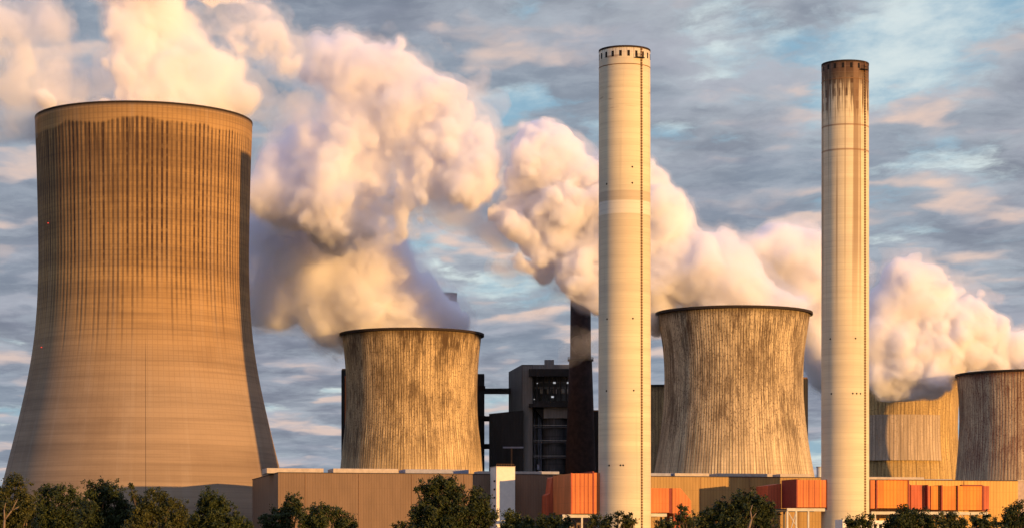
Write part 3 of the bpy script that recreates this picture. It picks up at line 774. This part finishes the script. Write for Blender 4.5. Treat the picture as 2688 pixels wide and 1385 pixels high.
ves = lathe('round_vessel', [(6.6, 0), (6.6, bz(1097) - .003)], M['vessel'], r_, 48); ves.location = (bx(1458), 6.0, 0)
MB().box(bx(1430), bx(1455), 8, 18, bz(955), bz(940)).build('roof_house', M['boiler_pale'], r_)
MB().box(bx(1410), bx(1416), -0.3, -0.003, bz(1231), bz(1218)).build('service_door', M['roof_grey'], r_)
for q in (1404, 1415, 1421):
    MB().bar((bx(q), 12.5, 0), (bx(q), 12.5, bz(1075)), 0.55, 0.55, 8).build('riser_pipe', M['roof_grey'], r_)
for y in (1120, 1160, 1200):
    MB().box(bx(1400), bx(1498), -1.4, 1.0, bz(y + 2), bz(y)).build('walkway', M['steel_dark'], r_)
    MB().box(bx(1400), bx(1498), -1.45, -1.35, bz(y - 4), bz(y - 5)).build('railing', M['steel_pale'], r_)
mb = MB()
for i in range(5): mb.box(bx(1340 + i * 5), bx(1343 + i * 5), 12.0 - i * 2.6, 12.4 - i * 2.6, bz(1062), bz(1035))
# lower black block
MB().prism([(bx(1284), -4), (bx(1374), -4), (bx(1374), -0.7), (bx(1334), 21.9), (bx(1284), 21.9)], 0, [bz(1086), bz(1077), bz(1077), bz(1077), bz(1086)]).build('lower_block', M['boiler_dark'], r_)
MB().box(bx(1320), bx(1374), -9, -8.2, bz(1177), bz(1173)).build('crane_beam', M['roof_grey'], r_)
MB().box(bx(1341), bx(1345), -9.1, -8.3, 0, bz(1177) - .003).build('crane_post', M['rust_steel'], r_)
MB().box(bx(1320), bx(1323), -8.9, -8.3, 0, bz(1177) - .003).build('crane_post', M['boiler_dark'], r_)

# conveyor tower with bridges to the boiler house
Z2 = 1290.0
r_ = empty('conveyor_tower', (X(1251, Z2), Z2, 0)); tag(r_, 'slim black conveyor tower with bridges, between the grey cooling tower and the boiler house', 'tower')
cx_ = lambda px: X(px, Z2) - X(1251, Z2)
cz_ = lambda py: H(py, Z2)
MB().box(cx_(1252), cx_(1271), 0, 14, 0, cz_(980)).build('shaft', M['boiler_dark'], r_)
for y0, y1, xe in ((1017, 1031, 1340), (1090, 1103, 1300), (1163, 1176, 1300)):
    MB().box(cx_(1271) + .003, cx_(xe), 3, 7, cz_(y1), cz_(y0)).build('bridge', M['boiler_dark'], r_)
for y in (1012, 1090):
    MB().box(cx_(1250), cx_(1274), -0.4, -0.003, cz_(y + 12), cz_(y)).build('cladding_band', M['brick_dark'], r_)


# dark tapered chimney
def dark_chimney(label, cx, Z, prof, ledge, mat):
    root = empty('chimney', (X(cx, Z), Z, 0)); tag(root, label, 'chimney')
    pts = [(hw / FPX * Z, H(py, Z)) for py, hw in prof][::-1]
    pts = [(pts[0][0] * 1.06, 0.0)] + pts
    top = pts[-1]
    lathe('shaft', pts + [(top[0] - 0.6, top[1]), (top[0] - 0.6, top[1] - 8)], mat, root, 64)
    MB().ring(0, 0, top[0] - 0.62, top[0] + 0.08, top[1] - 0.8, top[1] + 0.2, 64).build('rim', M['soot'], root)
    if ledge:
        r = ledge[1] / FPX * Z; z = H(ledge[0], Z)
        MB().ring(0, 0, r - 1.6, r, z - 0.8, z, 64).build('gallery', M['soot'], root)
        mb = MB().ring(0, 0, r - 0.2, r - 0.06, z + 1.1, z + 1.25, 64)
        for i in range(40):
            a = 2 * math.pi * i / 40; mb.bar(((r - .1) * math.cos(a), (r - .1) * math.sin(a), z), ((r - .1) * math.cos(a), (r - .1) * math.sin(a), z + 1.2), .07, .07, 4)
        mb.build('railing', M['soot'], root)
    return root


dark_chimney('dark brown tapered chimney with a gallery ring, beside the boiler house', 1524, 1248.0, [(780, 26.5), (944, 27.5), (946, 30), (1060, 34), (1240, 40)], (943, 34), M['brick_dark'])
dark_chimney('dark chimney tip poking out of the steam behind the grey cooling tower', 1174, 1340.0, [(770, 25.5), (900, 27), (1240, 30)], None, M['brick_dark'])

# slivers of further boiler houses
for label, x0, x1, y, Z, d in (('black boiler house showing as a strip left of the grey cooling tower', 896, 1010, 970, 1330.0, 40),
                               ('black boiler house showing as a strip right of the tan cooling tower', 2050, 2121, 993, 1262.0, 30),
                               ('low black bunker house between the dark chimney and the nearer pale chimney', 1540, 1600, 1079, 1262.0, 30)):
    r_ = empty('boiler_house', (X(x0, Z), Z, 0)); tag(r_, label, 'building')
    w = X(x1, Z) - X(x0, Z)
    MB().box(0, w, 0, d, 0, H(y, Z)).build('wall', M['boiler_dark'], r_)
    MB().box(0.3, w - 0.3, 0.3, d - 0.3, H(y, Z) + .003, H(y, Z) + 0.8).build('roof_edge', M['rust_steel'], r_)
    if x0 == 896: MB().box(2.0, 6.5, -0.3, -0.003, H(1190, Z), H(985, Z)).build('sunlit_edge', M['duct_orange'], r_)  # orange strip: sunlight on the house's edge put into the colour


# ------------------------------------------------------------------ steam
def bspl(n, cells):
    """matrix that spreads cells+3 lattice values over n samples with a cubic B-spline"""
    t = np.linspace(0, cells - 1e-4, n); i = t.astype(int); f = t - i
    W = np.zeros((n, cells + 3), np.float32); r = np.arange(n)
    for k, w in enumerate((((1 - f) ** 3) / 6, (3 * f**3 - 6 * f**2 + 4) / 6, (-3 * f**3 + 3 * f**2 + 3 * f + 1) / 6, f**3 / 6)): W[r, i + k] += w
    return W


def lattice(shape, vox, wave, rng):
    c = [max(2, int(round(n * vox / wave))) for n in shape]
    L = rng.standard_normal([q + 3 for q in c]).astype(np.float32)
    A, B, C = (bspl(n, q) for n, q in zip(shape, c))
    out = np.tensordot(A, L, (1, 0)); out = np.tensordot(out, B, (1, 1)); out = np.tensordot(out, C, (1, 1))
    return out / 0.34


def steam_mat(name, dens, rgb=(1, 1, 1)):
    m_ = bpy.data.materials.new(name); m_.use_nodes = True; nt = m_.node_tree; nt.nodes.clear()
    o = nt.nodes.new('ShaderNodeOutputMaterial'); v = nt.nodes.new('ShaderNodeVolumePrincipled')
    v.inputs['Color'].default_value = (*rgb, 1); v.inputs['Density'].default_value = dens; v.inputs['Anisotropy'].default_value = 0.0
    nt.links.new(v.outputs[0], o.inputs['Volume'])
    try: m_.cycles.homogeneous_volume = True
    except Exception: pass
    return m_


WHITE = (0.986, 0.982, 0.992)


def plume(label, Z, blobs, seed, shells, vox=0.8, bill=1.0, rag=1.0, kk=3.0, lean=0.7, rise=None):
    import openvdb
    rng = np.random.default_rng(seed)
    P_ = []
    for b_ in blobs:
        x, y, r = b_[:3]; off = rng.uniform(-0.3, 0.3) * r * K / FPX * Z + lean * (x - blobs[0][0]) * K / FPX * Z
        if rise:                                # the wind carries the upper part towards the viewer
            t_ = min(1.0, max(0.0, (rise[0] - y) / (rise[0] - rise[1]))); off += rise[2] * t_ * t_ * (3 - 2 * t_)
        zz = Z + off; P_.append((X(x * K, zz), zz, H(y * K, zz), r * K / FPX * zz))
    P_ = np.array(P_, np.float32); pad = 10.0
    lo = (P_[:, :3] - P_[:, 3:]).min(0) - pad; hi = (P_[:, :3] + P_[:, 3:]).max(0) + pad
    shape = tuple(int(q) for q in np.ceil((hi - lo) / vox))
    ax = [lo[i] + vox * np.arange(shape[i], dtype=np.float32) for i in range(3)]
    warp = [lattice(shape, vox, 26.0, rng) * 2.6 * rag for _ in range(3)]
    gx = ax[0][:, None, None] + warp[0]; gy = ax[1][None, :, None] + warp[1]; gz = ax[2][None, None, :] + warp[2]
    F = np.zeros(shape, np.float32)
    for cx, cy, cz, r in P_:
        m_ = r + pad + 8
        sl_ = tuple(slice(max(0, int((c - m_ - lo[i]) / vox)), min(shape[i], int((c + m_ - lo[i]) / vox) + 1)) for i, c in enumerate((cx, cy, cz)))
        d = np.sqrt((gx[sl_] - cx) ** 2 + (gy[sl_] - cy) ** 2 + (gz[sl_] - cz) ** 2) - r
        F[sl_] += np.exp(np.clip(-d / kk, -30, 20))
    phi = kk * np.log(F + 1e-12)
    del gx, gy, gz, F, warp
    veil = phi.copy(); calm = np.clip(0.70 + 0.42 * lattice(shape, vox, 48.0, rng), 0.38, 1.4)   # smooth here, lumpy there
    for wave, amp in ((30, 4.6), (16, 4.2), (8.5, 3.3), (4.5, 2.1), (2.4, 1.1)):
        if wave < 2.6 * vox: continue
        n = lattice(shape, vox, wave, rng)
        phi += (np.minimum(np.abs(n), 1.8) - 0.75) * amp * bill * calm + (n * 0.25 * amp * rag if wave > 5 else 0)
        veil += n * amp * 0.85 * rag
    veil = np.maximum(veil, phi + 0.8)
    # keep the border empty so that the shells close
    for i in range(3):
        for e in (slice(0, 2), slice(-2, None)):
            s_ = [slice(None)] * 3; s_[i] = e; phi[tuple(s_)] = -5; veil[tuple(s_)] = -5
    vs, fs, mi, base = [], [], [], 0
    for k, (lev, _) in enumerate(shells):
        gr = openvdb.FloatGrid(10.0); gr.copyFromArray(-(veil if k < len(shells) - 2 else phi), tolerance=0.0)
        pts, quads = gr.convertToQuads(isovalue=-lev)
        pts = np.asarray(pts, np.float64); quads = np.asarray(quads, np.int64)
        a, b2, c, d2 = (pts[quads[:, j]] for j in range(4))
        if np.einsum('ij,ij->i', a, np.cross(b2, c)).sum() + np.einsum('ij,ij->i', a, np.cross(c, d2)).sum() < 0: quads = quads[:, ::-1]
        vs.append(pts * vox + lo); fs.append(quads + base); mi.append(np.full(len(quads), k, np.int32)); base += len(pts)
    v = np.concatenate(vs); f = np.concatenate(fs); mi = np.concatenate(mi)
    org = np.array([X(blobs[0][0] * K, Z), Z, H(blobs[0][1] * K, Z)]); v = v - org
    me = bpy.data.meshes.new('steam_plume'); me.vertices.add(len(v)); me.vertices.foreach_set('co', v.astype(np.float32).ravel())
    me.loops.add(f.size); me.loops.foreach_set('vertex_index', f.astype(np.int32).ravel())
    me.polygons.add(len(f)); me.polygons.foreach_set('loop_start', np.arange(0, f.size, 4, dtype=np.int32))
    me.polygons.foreach_set('material_index', mi); me.update(calc_edges=True)
    o = link('steam_plume', me, [m for _, m in shells]); o.location = org
    tag(o, label, 'steam plume', 'steam plumes drifting from the cooling towers')
    print('plume', shape, len(v), len(f))
    return o


V0, V1, V2, V3 = steam_mat('steam_haze', 0.009, WHITE), steam_mat('steam_veil', 0.020, WHITE), steam_mat('steam_body', 0.09, WHITE), steam_mat('steam_core', 0.28, WHITE)
W2, W3 = steam_mat('steam_dense_body', 0.20, WHITE), steam_mat('steam_dense_core', 0.45, WHITE)
SOFT = [(-2.8, V0), (-1.2, V1), (0.0, V2), (1.8, V3)]
TATTER = [(-4.0, V0), (-1.5, V1), (0.6, steam_mat('steam_tatter', 0.035, WHITE)), (3.5, V2)]
FAINT = [(-0.8, steam_mat('steam_faint', 0.006, WHITE)), (0.8, V0), (2.0, V0)]
CRISP = [(-2.5, V0), (-1.5, V1), (-0.6, W2), (0.8, W3)]
VT = steam_mat('steam_mid_thin', 0.022, WHITE)
ROSE = steam_mat('steam_rose', 0.05, (0.985, 0.955, 0.95))
THIN = [(-2.0, V1), (0.8, ROSE)]

plume('cream steam cloud boiling out of the giant left cooling tower', 1122.0,
      [(430, 250, 90), (330, 250, 70), (260, 255, 55), (520, 250, 80), (590, 270, 45), (420, 200, 110), (350, 160, 80), (440, 120, 90), (400, 50, 95), (340, 20, 60), (470, 40, 60), (380, -40, 90), (300, -20, 40),
       (520, 190, 70), (580, 200, 55), (600, 140, 38), (580, 85, 36), (620, 65, 40), (670, 75, 45), (710, 110, 40), (715, 165, 34), (700, 200, 26), (660, 130, 30),
       (570, 10, 30), (600, -20, 35), (660, 10, 26), (200, 246, 42), (170, 222, 28), (235, 215, 38), (140, 250, 26)], 11, SOFT, 0.7, 1.0, 1.5, 3.0, 0.3)
plume('ragged peach steam tatters floating left of the giant cooling tower', 1108.0,
      [(50, 130, 42), (20, 115, 38), (-20, 130, 50), (85, 165, 40), (110, 200, 34), (60, 180, 34), (130, 100, 24), (110, 80, 20), (140, 230, 20), (30, 220, 18), (55, 245, 26), (0, 210, 15), (5, 50, 25), (75, 60, 16), (150, 160, 18), (160, 250, 22), (45, 290, 12)],
      5, TATTER, 0.6, 1.0, 1.8)
plume('huge golden steam cloud leaning left from the grey streaked cooling tower', 1252.0,
      [(1080, 815, 60), (960, 815, 70), (1105, 815, 34), (1060, 785, 56), (1090, 840, 45), (1000, 845, 60), (920, 840, 40), (1000, 790, 70), (900, 790, 60), (860, 770, 75), (940, 740, 80), (1010, 740, 50), (800, 730, 65), (760, 770, 45), (700, 790, 35), (820, 800, 45), (650, 780, 34), (640, 730, 40), (690, 760, 40), (720, 740, 40), (690, 690, 45), (660, 650, 40), (720, 690, 45), (640, 600, 40), (900, 690, 80), (960, 660, 60), (1010, 650, 30),
       (800, 650, 80), (850, 620, 85), (740, 620, 60), (920, 610, 50), (760, 560, 80), (680, 560, 55), (850, 540, 85), (720, 480, 85), (820, 470, 90), (640, 470, 50), (920, 500, 70), (760, 400, 75), (780, 455, 92), (850, 500, 92), (700, 520, 60), (690, 410, 50), (760, 345, 40), (715, 345, 30), (650, 420, 40), (980, 470, 55), (1000, 400, 55), (930, 440, 45), (1020, 520, 30),
       (880, 330, 75), (960, 320, 85), (1050, 330, 85), (1090, 340, 80), (1130, 335, 76), (1180, 338, 58), (1214, 365, 40), (1195, 312, 40), (1160, 290, 45), (1100, 270, 50), (900, 260, 80), (980, 250, 80), (860, 210, 70), (800, 185, 55), (770, 185, 35), (920, 180, 85), (880, 130, 80), (960, 130, 65), (820, 110, 55), (880, 65, 35), (890, 45, 22), (990, 90, 25), (1010, 180, 40), (1080, 395, 62), (1040, 420, 60), (1120, 385, 60), (1000, 450, 50), (1070, 370, 60),
       (1170, 410, 55), (1205, 430, 50)], 23, SOFT, 0.7, 1.0, 1.4, 3.0, -0.1, (610, 500, -58))
plume('faint grey lavender steam curtain hanging under the right lobe of the golden cloud', 1200.0,
      [(1170, 450, 50), (1200, 480, 50), (1160, 500, 42), (1205, 525, 38), (1125, 460, 35), (1190, 555, 22), (1140, 530, 22)], 27, [(-4.0, V1), (1.0, VT)], 0.8, 0.9, 1.5, 3.0, 0.0)
plume('dense white cauliflower steam cloud passing behind the nearer pale chimney', 1170.0,
      [(1870, 770, 60), (1800, 765, 60), (1940, 775, 45), (1750, 760, 50), (1990, 775, 25), (1850, 720, 65), (1800, 690, 75), (1750, 680, 80), (1840, 660, 60), (1870, 650, 40), (1780, 620, 50), (1820, 610, 35), (1700, 680, 80), (1660, 700, 70), (1640, 620, 75), (1680, 560, 45), (1690, 530, 35), (1600, 560, 85), (1640, 500, 35), (1640, 740, 45), (1650, 800, 25),
       (1560, 620, 80), (1540, 520, 85), (1560, 460, 65), (1500, 450, 60), (1450, 460, 70), (1420, 400, 55), (1400, 370, 35), (1345, 410, 40), (1340, 470, 50), (1300, 385, 16), (1320, 520, 50), (1310, 550, 35), (1380, 540, 60), (1440, 560, 75), (1420, 620, 65), (1470, 650, 60), (1525, 710, 45), (1390, 640, 35), (1425, 685, 26), (1350, 590, 30), (1560, 700, 60)],
      31, CRISP, 0.75, 0.9, 0.6, 3.0, -0.15)
for nm, Z, bl, sd in (('small orange steam tatter left of the white cloud, the upper one', 1190.0, [(1240, 575, 17), (1225, 580, 12), (1265, 570, 12), (1285, 572, 9)], 3),
                      ('small orange steam tatters left of the white cloud, the lower strand', 1185.0, [(1265, 655, 20), (1245, 665, 14), (1290, 680, 14), (1320, 685, 14), (1350, 690, 15), (1375, 700, 17), (1395, 715, 15), (1410, 735, 10), (1265, 690, 8), (1370, 750, 9)], 4)):
    plume(nm, Z, bl, sd, THIN, 0.8, 0.7, 1.2, 2.5)
plume('pale mauve steam bank drifting behind the rust-topped chimney', 1620.0,
      [(2200, 985, 60), (2270, 985, 50), (2150, 960, 70), (2090, 900, 80), (2060, 830, 80), (2130, 850, 90), (2000, 700, 75), (1950, 640, 60), (1960, 600, 45), (1900, 630, 40), (2040, 680, 70), (2060, 740, 80), (2010, 640, 55), (1880, 600, 28), (2030, 610, 40), (2100, 780, 80), (1980, 780, 60), (2120, 700, 60)],
      41, SOFT, 1.3, 1.1, 0.8)
plume('billowing white steam rising from the cooling tower at the right edge', 1478.0,
      [(2600, 925, 50), (2520, 918, 42), (2660, 915, 55), (2450, 905, 50), (2560, 885, 48), (2500, 860, 45), (2440, 850, 60), (2390, 870, 75), (2370, 820, 60), (2430, 800, 40), (2330, 900, 75), (2280, 880, 80), (2320, 780, 60), (2280, 750, 70), (2290, 700, 38), (2260, 700, 30), (2330, 700, 26), (2340, 730, 30), (2230, 790, 60), (2230, 925, 46), (2210, 860, 66), (2290, 935, 32), (2400, 935, 26), (2500, 832, 26), (2350, 940, 22)],
      51, CRISP, 0.85, 0.75, 0.8, 3.0, 0.1)
plume('faint wisp of steam curling across the dark brown chimney', 1180.0,
      [(1462, 832, 12), (1474, 850, 15), (1486, 838, 15), (1486, 868, 11), (1500, 850, 14)], 61, FAINT, 0.45, 0.8, 1.3, 2.0, 0.0)


# ------------------------------------------------------------------ the belt of trees in front
def leaf_mat(name, a, b2):
    m_, g, b = new_mat(name)
    oi = g.n.new('ShaderNodeNewGeometry'); tc = g.n.new('ShaderNodeTexCoord'); n = g.m('ADD', g.m('MULTIPLY', oi.outputs['Random Per Island'], 0.5), g.m('MULTIPLY', g.ss(g.noise(tc.outputs['Object'], 0.9, 3), 0.4, 0.65), 0.5))
    g.put(b.inputs['Base Color'], g.mix(n, a, b2)); b.inputs['Roughness'].default_value = 0.6
    tr = g.n.new('ShaderNodeBsdfTranslucent'); g.put(tr.inputs[0], g.mix(n, a, b2)); mx = g.n.new('ShaderNodeMixShader'); mx.inputs[0].default_value = 0.12
    out = [q for q in g.n if q.type == 'OUTPUT_MATERIAL'][0]
    g.l.new(b.outputs[0], mx.inputs[1]); g.l.new(tr.outputs[0], mx.inputs[2]); g.l.new(mx.outputs[0], out.inputs[0])
    return m_


LEAF = [leaf_mat('leaves_dark_green', (0.012, 0.022, 0.005), (0.078, 0.086, 0.016)),
        leaf_mat('leaves_olive', (0.018, 0.026, 0.006), (0.110, 0.100, 0.020)),
        leaf_mat('leaves_deep_green', (0.010, 0.018, 0.005), (0.064, 0.074, 0.015))]
BARK_PALE = plain('pale_bark', (0.20, 0.14, 0.095), 0.9)
BARK = plain('dark_bark', (0.07, 0.05, 0.035), 0.9)


def tree(name, label, Z, blobs, leaf, seed, density=1.0, bark=None, limbs=(), size=0.31, low=True, cat='tree', group='trees of the belt in front of the plant'):
    rng = random.Random(seed); bark = bark or BARK
    B = [(X(x * K, Z), rng.uniform(-0.5, 0.5) * r * K / FPX * Z, H(y * K, Z), 1.12 * r * K / FPX * Z) for x, y, r in blobs]
    mx = sum(b[0] for b in B) / len(B); zmin = min(b[2] for b in B)
    root = empty(name, (mx, Z, 0)); tag(root, label, cat, group)
    if low:                                     # the crown goes on below the picture's lower edge
        for b in list(B):
            if b[2] < zmin + 2.5: B.append((b[0] * 0.8 + mx * 0.2 + rng.uniform(-1, 1), b[1] + rng.uniform(-.8, .8), max(2.5, b[2] - b[3] * 1.1), b[3] * 1.05))
    V, F = [], []
    tm = MB(); base = Vector((0, 0, 0)); fork = Vector((rng.uniform(-.4, .4), 0, max(1.5, zmin * 0.45)))
    rt = 0.16 + 0.03 * len(B) ** 0.5 * 2
    tm.bar(base - Vector((0, 0, .2)), fork, rt, rt * 0.75, 8)
    for (x, y, z, r) in B:
        c = Vector((x - mx, y, z)); mid = fork.lerp(c, 0.5) + Vector((rng.uniform(-.5, .5), rng.uniform(-.5, .5), rng.uniform(.1, .6)))
        tm.bar(fork, mid, rt * 0.5, rt * 0.34, 6); tm.bar(mid, c, rt * 0.34, rt * 0.16, 5)
        nc = max(6, int(50 * density * (r / 1.4) ** 2))
        for _ in range(nc):
            d = Vector((rng.gauss(0, 1), rng.gauss(0, 1), rng.gauss(0, 1))).normalized()
            rr = r * (rng.random() ** 0.5) * rng.uniform(0.65, 1.28)
            cc = c + d * rr
            cs = rng.uniform(0.20, 0.44) * (0.75 + 0.25 * min(r, 2))
            if rng.random() < 0.22: tm.bar(c, cc, rt * 0.12, 0.02, 4)
            for _ in range(int(rng.uniform(20, 34))):
                p_ = cc + Vector((rng.gauss(0, cs * .5), rng.gauss(0, cs * .5), rng.gauss(0, cs * .42)))
                n = (Vector((rng.gauss(0, 1), rng.gauss(0, 1), rng.gauss(0.4, 1))) + d * 0.9).normalized(); t = n.orthogonal().normalized(); t.rotate(Matrix.Rotation(rng.uniform(0, 6.28), 3, n)); w = n.cross(t)
                l = size * rng.uniform(0.6, 1.25); q = l * rng.uniform(0.35, 0.55); i = len(V)
                V += [p_ - t * l * .5, p_ + w * q * .5, p_ + t * l * .5, p_ - w * q * .5]; F.append((i, i + 1, i + 2, i + 3))
    tm.build('trunk', bark, root, smooth=True)
    for run in limbs:                           # pale limbs that show on the near side of the crown
        lm = MB(); zf = Z - 2.6
        for (xa, ya, ra), (xb, yb, rb_) in zip(run, run[1:]):
            lm.bar((X(xa * K, zf) - mx, -2.6, H(ya * K, zf)), (X(xb * K, zf) - mx, -2.6, H(yb * K, zf)), ra * 0.62, rb_ * 0.62, 7)
        lm.build('limb', bark, root, smooth=True)
    me = bpy.data.meshes.new('crown'); me.from_pydata([tuple(v) for v in V], [], F)
    link('crown', me, leaf, root)
    return root


TR = [
    ('bush', 'low dark undergrowth filling the gap under the two leftmost trees', 312, [(70, 1305, 24), (100, 1312, 24), (40, 1325, 30), (85, 1330, 30)], 2, 1.1, 0),
    ('bush', 'low dark undergrowth under the round-topped tree before the giant tower', 315, [(185, 1305, 26), (215, 1300, 26), (250, 1310, 28), (310, 1308, 28), (340, 1315, 26)], 0, 1.1, 0),
    ('bush', 'low dark undergrowth between the spiky-topped tree and the rounded lone tree', 312, [(455, 1312, 22), (480, 1318, 22), (500, 1322, 24), (420, 1318, 26)], 2, 1.1, 0),
    ('bush', 'low dark bush at the foot of the shaded hall corner', 305, [(600, 1316, 20), (625, 1322, 18), (585, 1326, 22)], 0, 1.0, 0),
    ('leafy_tree', 'olive tree with pale forked branches at the left edge', 285, [(35, 1213, 26), (10, 1240, 26), (60, 1245, 28), (25, 1275, 36), (70, 1285, 26), (-10, 1290, 40), (50, 1320, 40), (75, 1262, 20)], 1, 1.05, 1),
    ('leafy_tree', 'dense dark tree just right of the olive tree with pale branches', 300, [(115, 1240, 22), (150, 1238, 24), (180, 1240, 20), (105, 1270, 30), (160, 1280, 40), (120, 1310, 40), (205, 1290, 34), (210, 1262, 20), (165, 1318, 36)], 0, 1.1, 0),
    ('leafy_tree', 'broad round-topped tree in front of the middle of the giant tower', 280, [(232, 1235, 26), (262, 1228, 24), (290, 1240, 26), (245, 1265, 36), (300, 1265, 24), (230, 1300, 40), (285, 1305, 36), (318, 1290, 26)], 2, 1.1, 0),
    ('leafy_tree', 'spiky-topped tree with thin upright shoots against the giant tower', 275, [(330, 1222, 8), (336, 1240, 10), (348, 1258, 18), (385, 1235, 16), (405, 1248, 20), (372, 1268, 26), (430, 1258, 18), (448, 1275, 20), (400, 1290, 36), (350, 1300, 30), (440, 1305, 28)], 1, 0.85, 0),
    ('leafy_tree', 'rounded tree standing alone in front of the shaded foot of the giant tower', 285, [(525, 1248, 22), (548, 1258, 22), (515, 1275, 26), (560, 1282, 26), (535, 1300, 36), (585, 1308, 24), (490, 1308, 18)], 0, 1.1, 0),
    ('leafy_tree', 'small tree in front of the shaded end of the brown hall', 290, [(735, 1255, 18), (750, 1268, 16), (718, 1272, 16), (725, 1295, 26), (690, 1300, 24), (665, 1305, 16)], 2, 1.0, 0),
    ('leafy_tree', 'low sloping tree right of the small tree before the brown hall', 300, [(785, 1285, 20), (815, 1285, 20), (845, 1290, 20), (800, 1310, 28), (860, 1310, 24), (885, 1318, 18), (765, 1308, 18)], 0, 1.0, 0),
    ('bush', 'lone low bush left of the big dark tree', 300, [(1015, 1318, 14), (1035, 1314, 14), (1000, 1325, 12)], 1, 0.9, 0),
    ('leafy_tree', 'big dark tree in front of the brown hall, the tallest of the belt', 265, [(1100, 1212, 24), (1130, 1215, 22), (1075, 1232, 24), (1150, 1238, 24), (1110, 1245, 34), (1060, 1275, 26), (1095, 1280, 36), (1145, 1280, 36), (1190, 1245, 22), (1210, 1265, 24), (1185, 1290, 30), (1225, 1295, 24), (1045, 1295, 18), (1120, 1310, 40), (1048, 1230, 8)], 2, 1.2, 0),
    ('bush', 'hedge-like bush at the foot of the white stair tower', 280, [(1280, 1300, 18), (1300, 1308, 20), (1330, 1312, 18), (1285, 1325, 25), (1320, 1328, 25)], 0, 1.1, 0),
    ('bush', 'low spreading bush beneath the deep red duct', 285, [(1365, 1308, 18), (1395, 1310, 18), (1425, 1312, 16), (1380, 1325, 24), (1415, 1328, 22)], 2, 1.1, 0),
    ('bush', 'small airy bush in front of the nearer pale chimney', 270, [(1498, 1300, 14), (1490, 1315, 18), (1525, 1315, 20), (1555, 1292, 12), (1578, 1298, 14), (1570, 1312, 18), (1595, 1310, 8)], 1, 0.7, 0),
    ('sapling', 'thin sparse sapling against the orange duct with the cut corner', 262, [(1712, 1272, 5), (1716, 1288, 10), (1705, 1300, 9), (1728, 1302, 10), (1714, 1318, 14)], 1, 0.55, 0),
    ('bush', 'small bush right of the foot of the nearer pale chimney', 290, [(1660, 1318, 14), (1685, 1316, 14), (1672, 1328, 18)], 0, 0.9, 0),
    ('leafy_tree', 'wide tree with a pale forked trunk before the olive hall', 268, [(1880, 1248, 24), (1905, 1262, 24), (1855, 1262, 24), (1930, 1278, 22), (1820, 1280, 24), (1875, 1285, 36), (1790, 1295, 24), (1760, 1310, 24), (1830, 1308, 34), (1925, 1305, 28), (1735, 1322, 18)], 2, 1.1, 1),
    ('bush', 'low bush in front of the white service building', 270, [(2135, 1312, 14), (2160, 1308, 16), (2150, 1322, 20), (2190, 1300, 8), (2185, 1318, 18)], 0, 1.0, 0),
    ('leafy_tree', 'bushy crown beneath the amber end of the duct run', 285, [(2245, 1300, 18), (2275, 1286, 18), (2300, 1294, 20), (2330, 1300, 20), (2270, 1312, 26), (2315, 1318, 26)], 2, 1.1, 0),
    ('bush', 'airy bush beneath the red part of the duct run', 275, [(2365, 1300, 18), (2395, 1296, 16), (2385, 1318, 24), (2420, 1312, 18)], 1, 0.9, 0),
    ('bush', 'low bush beneath the right end of the duct run', 285, [(2450, 1308, 18), (2480, 1300, 16), (2470, 1320, 22), (2505, 1315, 16)], 0, 0.9, 0),
    ('leafy_tree', 'dark tree cut off by the lower right corner', 262, [(2560, 1268, 14), (2545, 1288, 20), (2575, 1290, 22), (2530, 1308, 20), (2565, 1315, 28)], 2, 1.0, 0),
]
LIMBS = {4: [[(9, 1345, .26), (11.5, 1306, .2), (10.5, 1280, .12), (15, 1262, .05)], [(11.5, 1306, .18), (29, 1283, .13), (44, 1254, .06)], [(29, 1283, .1), (48, 1272, .04)]],
         18: [[(1878, 1345, .24), (1890, 1304, .18), (1887, 1284, .1), (1892, 1268, .05)], [(1890, 1304, .12), (1902, 1288, .05)]]}
for i, (nm, lb, Z, bl, lf, dn, pale) in enumerate(TR):
    tree(nm, lb, float(Z), bl, LEAF[lf], 100 + i, dn, BARK_PALE if pale else None, LIMBS.get(i, ()), cat='tree' if nm == 'leafy_tree' else nm, group='trees of the belt' if nm == 'leafy_tree' else ('bushes of the belt' if nm == 'bush' else None))
